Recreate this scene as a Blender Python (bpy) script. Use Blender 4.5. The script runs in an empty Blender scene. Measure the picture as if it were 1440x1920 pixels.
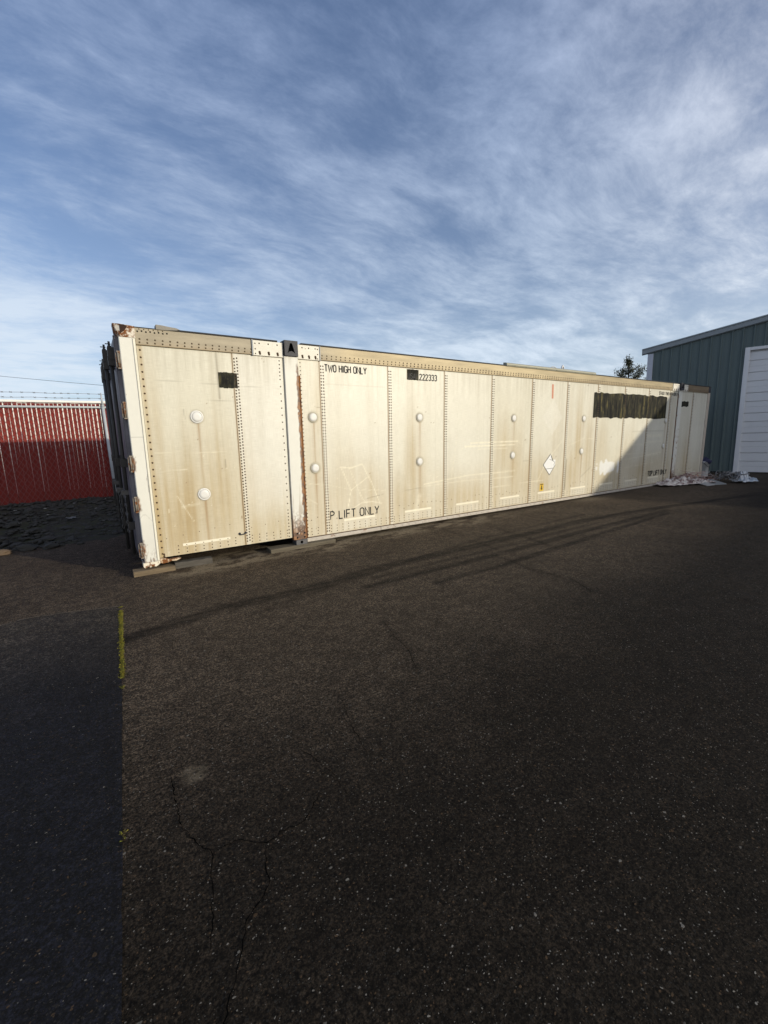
import bpy, bmesh, math, random
import numpy as np
from mathutils import Vector, Matrix
S = bpy.context.scene
COL = S.collection
R = math.radians

# ------------------------------------------------------------------ camera
cam_d = bpy.data.cameras.new("camera"); cam = bpy.data.objects.new("camera", cam_d); COL.objects.link(cam)
cam_d.sensor_fit = 'HORIZONTAL'; cam_d.sensor_width = 36.0; cam_d.lens = 36 * 814.5 / 1440
cam_d.clip_start = 0.05; cam_d.clip_end = 3000
yaw, pitch, roll = 0.58492, 0.16937, -0.03025
cy, sy, cp, sp = math.cos(yaw), math.sin(yaw), math.cos(pitch), math.sin(pitch)
F = Vector((sy * cp, cy * cp, -sp)); R0 = Vector((cy, -sy, 0)); U0 = R0.cross(F)
Rv = R0 * math.cos(roll) + U0 * math.sin(roll); Uv = U0 * math.cos(roll) - R0 * math.sin(roll)
m = Matrix((Rv, Uv, -F)).transposed().to_4x4(); m.translation = Vector((-0.401, -6.092, 1.607))
cam.matrix_world = m
S.camera = cam

# ------------------------------------------------------------------ light
SUN_AZ, SUN_EL = R(32), R(12.4)           # light travels towards -X +Y
to_sun = Vector((math.sin(SUN_AZ) * math.cos(SUN_EL), -math.cos(SUN_AZ) * math.cos(SUN_EL), math.sin(SUN_EL)))
sd = bpy.data.lights.new("sun", 'SUN'); sun = bpy.data.objects.new("sun", sd); COL.objects.link(sun)
sd.energy = 3.9; sd.angle = R(0.5); sd.color = (1.0, 0.895, 0.70)
sun.rotation_euler = to_sun.to_track_quat('Z', 'Y').to_euler(); sun.location = to_sun * 60
S.view_settings.view_transform = 'Standard'; S.view_settings.look = 'None'
S.view_settings.exposure = 0.0; S.view_settings.gamma = 1.0


class NT:
    """small helper around a node tree"""
    def __init__(s, tree): s.t = tree; s.n = tree.nodes; s.l = tree.links
    def add(s, typ, **kw):
        n = s.n.new(typ)
        for k, v in kw.items():
            if k.startswith('i_'): n.inputs[k[2:].replace('_', ' ')].default_value = v
            else: setattr(n, k, v)
        return n
    def link(s, a, b): s.l.new(a, b)
    def put(s, sock, v):
        if hasattr(v, 'is_linked') or isinstance(v, bpy.types.NodeSocket): s.l.new(v, sock)
        else: sock.default_value = v
    def math(s, op, a, b=None, c=None, clamp=False):
        n = s.n.new('ShaderNodeMath'); n.operation = op; n.use_clamp = clamp
        s.put(n.inputs[0], a)
        if b is not None: s.put(n.inputs[1], b)
        if c is not None: s.put(n.inputs[2], c)
        return n.outputs[0]
    def mix(s, f, a, b, blend='MIX'):
        n = s.n.new('ShaderNodeMix'); n.data_type = 'RGBA'; n.blend_type = blend
        s.put(n.inputs[0], f)
        for i, v in ((6, a), (7, b)):
            if isinstance(v, (tuple, list)): v = tuple(v) + (1,) * (4 - len(v))
            s.put(n.inputs[i], v)
        return n.outputs[2]
    def noise(s, vec, scale=5, detail=4, rough=.55, dist=0.0):
        n = s.n.new('ShaderNodeTexNoise'); n.inputs['Scale'].default_value = scale
        n.inputs['Detail'].default_value = detail; n.inputs['Roughness'].default_value = rough
        n.inputs['Distortion'].default_value = dist
        if vec is not None: s.l.new(vec, n.inputs['Vector'])
        return n.outputs[0]
    def ramp(s, f, a, b, smooth=True):
        n = s.n.new('ShaderNodeMapRange'); n.interpolation_type = 'SMOOTHSTEP' if smooth else 'LINEAR'
        s.put(n.inputs[0], f); n.inputs[1].default_value = a; n.inputs[2].default_value = b
        return n.outputs[0]
    def mapping(s, vec, scale=(1, 1, 1), rot=(0, 0, 0), loc=(0, 0, 0)):
        n = s.n.new('ShaderNodeMapping'); n.inputs['Scale'].default_value = scale
        n.inputs['Rotation'].default_value = rot; n.inputs['Location'].default_value = loc
        s.l.new(vec, n.inputs['Vector']); return n.outputs[0]


# ------------------------------------------------------------------ world: Nishita sky with thin cirrus
W = bpy.data.worlds.new("World"); S.world = W; W.use_nodes = True
w = NT(W.node_tree); w.n.clear()
out = w.add('ShaderNodeOutputWorld'); bg = w.add('ShaderNodeBackground'); bg.inputs['Strength'].default_value = 0.107
sky = w.add('ShaderNodeTexSky', sky_type='NISHITA', sun_disc=False, sun_elevation=SUN_EL,
            sun_rotation=math.atan2(to_sun.x, to_sun.y), altitude=50, air_density=1.0, dust_density=0.6, ozone_density=1.5)
tc = w.add('ShaderNodeTexCoord')
sep = w.add('ShaderNodeSeparateXYZ'); w.link(tc.outputs['Generated'], sep.inputs[0])
zc = w.math('ADD', w.math('MAXIMUM', sep.outputs[2], 0.0), 0.16)
comb = w.add('ShaderNodeCombineXYZ')
w.link(w.math('DIVIDE', sep.outputs[0], zc), comb.inputs[0]); w.link(w.math('DIVIDE', sep.outputs[1], zc), comb.inputs[1])
P = comb.outputs[0]
warp = w.add('ShaderNodeTexNoise'); warp.inputs['Scale'].default_value = 0.9; warp.inputs['Detail'].default_value = 3; w.link(P, warp.inputs['Vector'])
va = w.add('ShaderNodeVectorMath', operation='SCALE'); w.link(warp.outputs['Color'], va.inputs[0]); va.inputs['Scale'].default_value = 0.42
vb = w.add('ShaderNodeVectorMath', operation='ADD'); w.link(P, vb.inputs[0]); w.link(va.outputs[0], vb.inputs[1]); PW = vb.outputs[0]
big = w.noise(w.mapping(PW, (0.5, 0.62, 1), (0, 0, 0.5), (2.9, 1.4, 0)), 1.0, 3, .5, 0.2)
wisp = w.noise(w.mapping(PW, (1.0, 1.9, 1), (0, 0, -0.62), (4.6, 7.1, 0)), 1.9, 11, .66, 0.12)
wisp2 = w.noise(w.mapping(PW, (1.1, 2.8, 1), (0, 0, 0.55), (9.1, 2.4, 0)), 3.0, 11, .68, 0.1)
puff = w.noise(PW, 5.2, 10, .66, 0.05)
cl = w.math('ADD', w.math('MULTIPLY', big, 0.62), w.math('ADD', w.math('MULTIPLY', wisp, 0.42), w.math('ADD', w.math('MULTIPLY', wisp2, 0.24), w.math('MULTIPLY', puff, 0.16))))
cov = w.ramp(cl, 0.57, 0.93)
zz = w.math('MAXIMUM', sep.outputs[2], 0.0)
hor = w.math('POWER', w.math('SUBTRACT', 1.0, zz), 4.5)
cov = w.math('MINIMUM', w.math('ADD', w.math('MULTIPLY', cov, 0.82), w.math('ADD', 0.12, w.math('MULTIPLY', hor, 0.5))), 0.96)
blue = w.mix(1.0, sky.outputs[0], (0.84, 0.97, 1.26), 'MULTIPLY')
cloudcol = w.mix(w.ramp(sep.outputs[2], 0.05, 0.80), (6.7, 7.7, 8.8), (3.7, 4.8, 7.3))
# thin cloud glows more strongly on the sun's side of the sky
dt = w.add('ShaderNodeVectorMath', operation='DOT_PRODUCT'); w.link(tc.outputs['Generated'], dt.inputs[0]); dt.inputs[1].default_value = tuple(to_sun)
aur = w.ramp(dt.outputs['Value'], -0.1, 1.0)
cloudcol = w.mix(aur, cloudcol, (15.5, 14.8, 14.0))
skyc = w.mix(cov, blue, cloudcol)
w.link(skyc, bg.inputs['Color']); w.link(bg.outputs[0], out.inputs['Surface'])

# ------------------------------------------------------------------ helpers
rnd = random.Random(7)
_lat = {}


def vn(x, y, seed=0):
    """smooth value noise 0..1 on numpy arrays"""
    if seed not in _lat: _lat[seed] = np.random.RandomState(seed + 11).rand(256, 256)
    L = _lat[seed]
    xi = np.floor(x).astype(int); yi = np.floor(y).astype(int); fx = x - xi; fy = y - yi
    fx = fx * fx * (3 - 2 * fx); fy = fy * fy * (3 - 2 * fy)
    g = lambda i, j: L[(xi + i) % 256, (yi + j) % 256]
    return (g(0, 0) * (1 - fx) + g(1, 0) * fx) * (1 - fy) + (g(0, 1) * (1 - fx) + g(1, 1) * fx) * fy


def fbm(x, y, seed=0, o=4):
    a = 0; s = 0
    for k in range(o):
        a = a + vn(x * 2 ** k, y * 2 ** k, seed + k) * .5 ** k; s += .5 ** k
    return a / s


def sst(a, b, x):
    t = np.clip((x - a) / (b - a), 0, 1); return t * t * (3 - 2 * t)


def segd(x, y, pts):
    """distance from points to a polyline"""
    d = np.full(np.shape(x), 1e9)
    for (ax, ay), (bx, by) in zip(pts[:-1], pts[1:]):
        dx, dy = bx - ax, by - ay; L2 = dx * dx + dy * dy + 1e-12
        t = np.clip(((x - ax) * dx + (y - ay) * dy) / L2, 0, 1)
        d = np.minimum(d, np.hypot(x - ax - t * dx, y - ay - t * dy))
    return d


class MB:
    """collects faces for ONE mesh"""
    def __init__(s): s.v = []; s.f = []; s.mi = []; s.c = []; s.sm = []
    def _add(s, vs, fs, mi=0, col=None, smooth=False):
        b = len(s.v); s.v.extend([tuple(map(float, p)) for p in vs])
        s.f.extend([tuple(b + i for i in f) for f in fs]); s.mi.extend([mi] * len(fs)); s.sm.extend([smooth] * len(fs))
        if col is None: col = (1, 1, 1)
        if len(np.shape(col)) == 1: s.c.extend([tuple(col)] * len(vs))
        else: s.c.extend([tuple(c) for c in col])
        return s
    def box(s, a, b, mi=0, col=None):
        (x0, y0, z0), (x1, y1, z1) = a, b
        vs = [(x0, y0, z0), (x1, y0, z0), (x1, y1, z0), (x0, y1, z0), (x0, y0, z1), (x1, y0, z1), (x1, y1, z1), (x0, y1, z1)]
        return s._add(vs, [(0, 3, 2, 1), (4, 5, 6, 7), (0, 1, 5, 4), (1, 2, 6, 5), (2, 3, 7, 6), (3, 0, 4, 7)], mi, col)
    def bbox(s, a, b, r=.006, mi=0, col=None):
        """box whose front (-Y) edges are chamfered"""
        (x0, y0, z0), (x1, y1, z1) = a, b
        vs = [(x0, y0 + r, z0), (x1, y0 + r, z0), (x1, y1, z0), (x0, y1, z0), (x0, y0 + r, z1), (x1, y0 + r, z1), (x1, y1, z1), (x0, y1, z1),
              (x0 + r, y0, z0 + r), (x1 - r, y0, z0 + r), (x1 - r, y0, z1 - r), (x0 + r, y0, z1 - r)]
        return s._add(vs, [(0, 3, 2, 1), (4, 5, 6, 7), (8, 9, 10, 11), (0, 1, 9, 8), (1, 5, 10, 9), (5, 4, 11, 10), (4, 0, 8, 11),
                           (1, 2, 6, 5), (2, 3, 7, 6), (3, 0, 4, 7)], mi, col)
    def quad(s, p, mi=0, col=None): return s._add(p, [tuple(range(len(p)))], mi, col)
    def tube(s, pts, r, n=8, mi=0, cap=True, col=None):
        pts = [Vector(p) for p in pts]; rs = r if isinstance(r, (list, tuple)) else [r] * len(pts)
        vs = []; fs = []; prev = None
        for i, p in enumerate(pts):
            d = (pts[min(i + 1, len(pts) - 1)] - pts[max(i - 1, 0)]).normalized()
            a = prev if prev is not None else (Vector((0, 0, 1)) if abs(d.z) < .9 else Vector((1, 0, 0)))
            a = (a - d * a.dot(d)).normalized(); b = d.cross(a); prev = a
            for k in range(n):
                t = 2 * math.pi * k / n; vs.append(p + (a * math.cos(t) + b * math.sin(t)) * rs[i])
        for i in range(len(pts) - 1):
            for k in range(n): fs.append((i * n + k, i * n + (k + 1) % n, (i + 1) * n + (k + 1) % n, (i + 1) * n + k))
        if cap: fs.append(tuple(range(n))[::-1]); fs.append(tuple(range((len(pts) - 1) * n, len(pts) * n)))
        return s._add(vs, fs, mi, col, True)
    def lathe_y(s, cx, cz, prof, n=24, mi=0, col=None):
        """profile of (radius, y) turned round an axis along Y"""
        vs = []; fs = []
        for r, y in prof:
            for k in range(n):
                t = 2 * math.pi * k / n; vs.append((cx + r * math.cos(t), y, cz + r * math.sin(t)))
        for i in range(len(prof) - 1):
            for k in range(n): fs.append((i * n + k, i * n + (k + 1) % n, (i + 1) * n + (k + 1) % n, (i + 1) * n + k))
        fs.append(tuple((len(prof) - 1) * n + k for k in range(n)))
        return s._add(vs, fs, mi, col, True)
    def rivet(s, x, y, z, r=.008, h=.006, mi=1, col=None):
        n = 6; vs = []
        for rr, yy in ((r, 0), (r * .65, -h * .8)):
            for k in range(n):
                t = 2 * math.pi * k / n; vs.append((x + rr * math.cos(t), y + yy, z + rr * math.sin(t)))
        vs.append((x, y - h, z)); fs = []
        for k in range(n):
            fs.append((k, (k + 1) % n, n + (k + 1) % n, n + k)); fs.append((n + k, n + (k + 1) % n, 2 * n))
        return s._add(vs, fs, mi, col, True)
    def gridXZ(s, xs, zs, y, cf, mi=0):
        X, Z = np.meshgrid(xs, zs); c = cf(X.ravel(), Z.ravel()); nx, nz = len(xs), len(zs)
        vs = np.stack([X.ravel(), np.full(X.size, y), Z.ravel()], -1).tolist()
        fs = [(j * nx + i, j * nx + i + 1, (j + 1) * nx + i + 1, (j + 1) * nx + i) for j in range(nz - 1) for i in range(nx - 1)]
        return s._add(vs, fs, mi, c)
    def ribbon(s, pts, wd, y=0.0, plane='XZ', mi=0, col=None):
        """mitred flat ribbon along a polyline, in the XZ plane at y (or XY at z=y)"""
        pts = [Vector((p[0], p[1])) for p in pts]; L = []
        closed = (pts[0] - pts[-1]).length < 1e-6 and len(pts) > 3
        if closed: pts = pts[:-1]
        N = len(pts); ws = wd if isinstance(wd, (list, tuple)) else [wd] * N
        for i, p in enumerate(pts):
            a = pts[(i - 1) % N] if (closed or i > 0) else None; b = pts[(i + 1) % N] if (closed or i < N - 1) else None
            d1 = (p - a).normalized() if a is not None else (b - p).normalized()
            d2 = (b - p).normalized() if b is not None else d1
            n1 = Vector((-d1.y, d1.x)); n2 = Vector((-d2.y, d2.x)); mt = (n1 + n2)
            mt = mt.normalized() if mt.length > 1e-6 else n1
            k = min(1 / max(mt.dot(n1), .35), 2.2) * ws[i] / 2
            L.append((p + mt * k, p - mt * k))
        vs = []
        for a, b in L:
            for q in (b, a): vs.append((q.x, y, q.y) if plane == 'XZ' else (q.x, q.y, y))
        rng = range(N if closed else N - 1)
        fs = [(2 * i, 2 * ((i + 1) % N), 2 * ((i + 1) % N) + 1, 2 * i + 1) for i in rng]
        return s._add(vs, fs, mi, col)
    def build(s, name, mats, parent=None, attr=False, label=None, loc=None):
        me = bpy.data.meshes.new(name)
        me.from_pydata(s.v, [], s.f)
        mats = mats if isinstance(mats, (list, tuple)) else [mats]
        for mm in mats: me.materials.append(mm)
        me.polygons.foreach_set('material_index', s.mi); me.polygons.foreach_set('use_smooth', s.sm)
        if attr:
            ca = me.color_attributes.new('tint', 'FLOAT_COLOR', 'POINT')
            c = np.ones((len(s.v), 4), np.float32); c[:, :3] = np.array(s.c)
            ca.data.foreach_set('color', c.ravel())
        me.update()
        o = bpy.data.objects.new(name, me); COL.objects.link(o)
        if parent is not None: o.parent = parent
        if label: o['label'] = label
        if loc: o.location = loc
        return o


def tag(o, label=None, cat=None, group=None, kind=None):
    for k, v in (('label', label), ('category', cat), ('group', group), ('kind', kind)):
        if v: o[k] = v
    return o


def empty(name, loc=(0, 0, 0), rot=(0, 0, 0), **kw):
    o = bpy.data.objects.new(name, None); COL.objects.link(o); o.location = loc; o.rotation_euler = rot
    o.empty_display_size = .2
    return tag(o, **kw)


def mat(name, col=(.5, .5, .5), rough=.6, metal=0.0, spec=.4, noise=0.0, nscale=8, bump=0.0, bscale=60, stretch=(1, 1, 1), col2=None,
        rust=None, attr=False, brush=False):
    """procedural material: base colour with noise variation, optional second colour, rust patches and bump"""
    M = bpy.data.materials.new(name); M.use_nodes = True; t = NT(M.node_tree); b = t.n['Principled BSDF']
    tcn = t.add('ShaderNodeTexCoord'); vec = tcn.outputs['Object']
    if attr:
        a = t.add('ShaderNodeAttribute', attribute_name='tint'); c = a.outputs['Color']
    else:
        rgb = t.add('ShaderNodeRGB'); rgb.outputs[0].default_value = tuple(col) + (1,); c = rgb.outputs[0]
    v2 = t.mapping(vec, stretch)
    if col2: c = t.mix(t.ramp(t.noise(v2, nscale * .6, 5, .6), .42, .62), c, col2)
    if noise:
        f = t.noise(v2, nscale, 6, .65)
        c = t.mix(1.0, c, t.mix(f, (1 - noise,) * 3, (1 + noise,) * 3), 'MULTIPLY')
    rv = rough
    if brush:
        a1 = t.noise(t.mapping(vec, (260, 1, 7)), 1, 2, .5); a2 = t.noise(t.mapping(vec, (9, 1, 330)), 1, 2, .5)
        f = t.math('ADD', t.math('MULTIPLY', a1, .5), t.math('MULTIPLY', a2, .5))
        c = t.mix(1.0, c, t.mix(t.ramp(f, .3, .7), (.88, .87, .84), (1.1, 1.1, 1.1)), 'MULTIPLY')
    if rust:
        lo, hi, rs = rust
        f = t.ramp(t.noise(t.mapping(vec, stretch), rs, 7, .7), lo, hi)
        rc = t.mix(t.noise(vec, rs * 6, 4, .6), (.05, .02, .01), (.26, .10, .03))
        c = t.mix(f, c, rc); rv = t.math('ADD', t.math('MULTIPLY', f, .4), rough, clamp=True)
    t.link(c, b.inputs['Base Color']); t.put(b.inputs['Roughness'], rv)
    b.inputs['Metallic'].default_value = metal; b.inputs['Specular IOR Level'].default_value = spec
    if bump:
        bn = t.add('ShaderNodeBump'); bn.inputs['Strength'].default_value = bump; bn.inputs['Distance'].default_value = .01
        t.link(t.noise(v2, bscale, 4, .6), bn.inputs['Height']); t.link(bn.outputs[0], b.inputs['Normal'])
    return M


# ------------------------------------------------------------------ materials
M_panel = mat('painted_panel', rough=.42, spec=.35, noise=.10, nscale=3, bump=.05, bscale=2.2, attr=True, brush=True)
M_rivet = mat('rusty_rivet', (.05, .028, .013), .8, .0, noise=.5, nscale=40)
M_postw = mat('white_post_paint', rough=.5, noise=.06, nscale=14, bump=.06, bscale=25, attr=True)
M_rail = mat('weathered_aluminium', rough=.55, metal=.0, spec=.3, noise=.16, nscale=26, stretch=(.25, 1, 3), bump=.05, bscale=40, attr=True)
M_railriv = mat('rail_rivet', (.085, .062, .035), .6, .0, noise=.4, nscale=40)
M_plate = mat('white_riveted_plate', (.62, .60, .53), .55, noise=.15, nscale=12, rust=(.62, .72, 14), bump=.1, bscale=30)
M_cast = mat('dark_casting', (.035, .037, .045), .6, .2, noise=.5, nscale=18, bump=.3, bscale=45)
M_castlow = mat('grey_casting', (.09, .09, .095), .65, .2, noise=.5, nscale=18, bump=.3, bscale=45)
M_hole = mat('dark_hole', (.006, .006, .007), .9)
M_rust = mat('flaking_rust', (.19, .075, .018), .9, noise=.7, nscale=22, col2=(.055, .022, .012), bump=.6, bscale=60)
M_brail = mat('bottom_rail_paint', (.40, .37, .33), .65, noise=.3, nscale=12, rust=(.56, .68, 7), bump=.15, bscale=25)
M_dark = mat('underside_dark', (.008, .007, .006), .9, noise=.4)
M_gasket = mat('black_gasket', (.012, .012, .013), .7, noise=.3)
M_roofstrip = mat('roof_edge_strip', (.25, .25, .2), .5, .2, noise=.2, nscale=10)
M_roof = mat('roof_sheet', (.35, .34, .31), .6, .2, noise=.2)
M_cap = mat('white_cap', (.60, .60, .585), .45, noise=.06, nscale=18, bump=.03, bscale=20)
M_caprim = mat('cap_rim', (.40, .375, .30), .5, noise=.15, nscale=20)
M_ink = mat('black_stencil_paint', (.012, .012, .012), .7, noise=.4, nscale=60, rust=(.66, .74, 26))
M_inkfaint = mat('faint_lettering', (.05, .052, .055), .6)
M_tape = mat('pale_tape', (.68, .64, .52), .5, noise=.12, nscale=14)
M_white = mat('placard_white', (.66, .67, .68), .5, noise=.1, nscale=14)
M_red = mat('faded_red_tape', (.46, .20, .13), .6, noise=.2, nscale=20)
M_yellow = mat('yellow_sticker', (.55, .36, .02), .5, noise=.1, nscale=30)
M_door = mat('door_panel_grey', (.15, .145, .165), .55, noise=.2, nscale=4, col2=(.10, .095, .11))
M_bar = mat('locking_bar_steel', (.045, .043, .04), .55, .3, noise=.4, nscale=14)
M_hinge = mat('hinge_paint', (.20, .18, .15), .6, rust=(.48, .6, 22), noise=.2)
M_wood = mat('weathered_timber', (.14, .105, .065), .85, noise=.75, nscale=9, stretch=(.35, 7, 9), bump=.6, bscale=40)
M_woodg = mat('grey_timber', (.075, .068, .058), .9, noise=.75, nscale=9, stretch=(.35, 7, 9), bump=.6, bscale=40)


def black_patch_mat():
    M = bpy.data.materials.new('rolled_black_paint'); M.use_nodes = True; t = NT(M.node_tree); b = t.n['Principled BSDF']
    v = t.add('ShaderNodeTexCoord').outputs['Object']
    f = t.noise(t.mapping(v, (3.6, 1, .8)), 2.2, 7, .75)
    g = t.noise(t.mapping(v, (30, 1, 2)), 1, 3, .6)
    c = t.mix(t.ramp(f, .42, .62), (.008, .0085, .0085), (.042, .040, .026))
    c = t.mix(t.math('MULTIPLY', t.ramp(f, .53, .62), t.ramp(g, .42, .6)), c, (.13, .11, .04))
    c = t.mix(t.math('MULTIPLY', t.ramp(g, .6, .75), .25), c, (.12, .11, .10))
    t.link(c, b.inputs['Base Color']); b.inputs['Roughness'].default_value = .75; b.inputs['Specular IOR Level'].default_value = .12
    return M


M_blk = black_patch_mat()

# ------------------------------------------------------------------ shipping container
CON = empty('shipping_container', (0, 0, .085), (.01473, .0056, 0),
            label='long weathered cream white freight container with rusty posts and riveted panels', cat='shipping container')
H = 2.896
SEAMS = [2.545 + 1.2215 * k for k in range(10)]        # to 13.54
DISCS = [(.77, 1.86), (.775, .86), (2.39, 1.866), (2.39, 1.113), (4.405, 1.875), (4.405, 1.113), (6.86, 1.875), (6.86, 1.122),
         (9.33, 1.876), (9.31, 1.117), (13.375, 1.84), (13.36, 1.127)]
C_base = np.array((.555, .542, .465)); C_clean = np.array((.61, .605, .56)); C_tan = np.array((.385, .285, .135))
C_brown = np.array((.27, .17, .075)); C_grime = np.array((.30, .27, .20)); C_light = np.array((.68, .65, .53)); C_wht = np.array((.66, .68, .70))
BLOBS = [  # x, z, sx, sz, amount
    (.45, .7, .35, .8, .75), (.9, .9, .45, .9, .7), (1.15, 1.3, .1, .6, .45), (.3, 1.6, .1, 1.2, .5), (2.35, .9, .16, 1.0, .55), (2.45, 2.0, .1, .7, .4),
    (3.3, .7, .5, .5, .45), (2.9, 1.0, .3, .6, .35), (4.25, 1.1, .16, .8, .55), (4.0, .5, .4, .4, .4), (4.45, .7, .12, .8, .35), (5.6, .4, .7, .3, .4),
    (6.6, 1.3, .22, .7, .7), (6.95, 1.1, .25, .8, .55), (7.2, .6, .4, .5, .45), (6.5, .5, .3, .5, .45), (7.9, .6, .3, .6, .45), (8.3, 1.3, .25, .8, .3),
    (9.15, 1.5, .14, .9, .85), (9.6, 1.3, .2, .8, .6), (9.0, .6, .3, .5, .6), (8.8, 1.6, .1, 1, .35), (10.1, 1.2, .3, .6, .45), (10.6, .4, .5, .3, .5),
    (11.4, 1.0, .35, .6, .4), (12.2, .5, .8, .35, .5), (13.0, .7, .5, .4, .4), (13.75, 1.3, .1, 1.2, .5), (14.8, .6, .25, .8, .55), (15.0, 1.4, .05, 1.2, .4), (1.6, .3, .35, .25, .5)]
SCR = [  # scratch polylines on the side, width, strength
    ([(2.83, 1.10), (3.02, 1.08), (3.22, 1.13), (3.38, .84), (3.55, .46)], .010, .8), ([(2.83, 1.10), (3.00, .72), (2.93, .42)], .009, .8),
    ([(3.0, .72), (3.35, .93)], .008, .7), ([(2.98, 1.08), (3.20, .58), (3.28, .48)], .007, .6), ([(2.93, .38), (3.2, .50), (3.4, .5), (3.58, .45)], .010, .7),
    ([(2.28, .88), (2.55, .85), (3.0, .73), (3.7, .66)], .005, .45), ([(2.25, .66), (2.4, .56)], .007, .5),
    ([(5.65, 1.40), (7.0, 1.41)], .017, .95), ([(5.5, 1.34), (6.9, 1.34)], .017, .9), ([(5.85, 1.28), (6.7, 1.28)], .012, .6),
    ([(4.5, .70), (5.6, .79), (6.95, .80)], .012, .75), ([(4.45, .66), (5.4, .69), (6.9, .68)], .008, .5), ([(6.2, .5), (7.9, .53)], .008, .5),
    ([(5.3, 1.6), (5.15, .72)], .006, .4), ([(4.4, .5), (4.3, .22)], .05, .4), ([(7.7, .5), (8.0, .95), (8.5, 1.35)], .015, .45),
    ([(.25, 1.42), (1.2, 1.40)], .004, .4), ([(.45, .86), (.6, .55)], .007, .6), ([(.3, 1.19), (.6, 1.2)], .006, .5), ([(.5, .72), (.7, .74)], .02, .25),
    ([(8.7, 1.25), (9.4, 1.42), (9.8, 1.4)], .01, .35), ([(9.9, .95), (13.2, .98)], .008, .35), ([(11.3, .82), (13.3, .95)], .012, .45), ([(11.2, .6), (12.9, .68)], .01, .3),
    ([(12.4, 1.42), (13.2, 1.43)], .05, .45), ([(12.3, 1.25), (13.2, 1.27)], .03, .4), ([(12.5, .9), (13.2, .93)], .05, .35), ([(11.6, 1.2), (12.2, 1.2)], .03, .25)]
DARKSCR = [([(3.3, .56), (3.62, .60)], .007, .5), ([(2.42, 2.02), (2.56, 2.0)], .006, .5), ([(8.72, .25), (8.74, .95)], .02, .8), ([(9.35, .5), (9.75, .72)], .012, .4),
           ([(4.05, .62), (4.5, .65)], .006, .4), ([(7.2, .98), (7.4, .98)], .008, .5), ([(.6, 2.08), (1.6, 2.06)], .003, .35), ([(.62, 1.95), (.63, 1.83)], .006, .4), ([(1.08, 1.3), (1.08, 1.2)], .006, .5),
           ([(.17, 2.30), (1.9, 2.255)], .004, .3), ([(2.6, 2.35), (3.7, 2.35)], .004, .3), ([(11.6, 1.55), (13.3, 1.55)], .012, .4), ([(1.07, 2.66), (1.075, 2.1)], .016, .5)]


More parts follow.
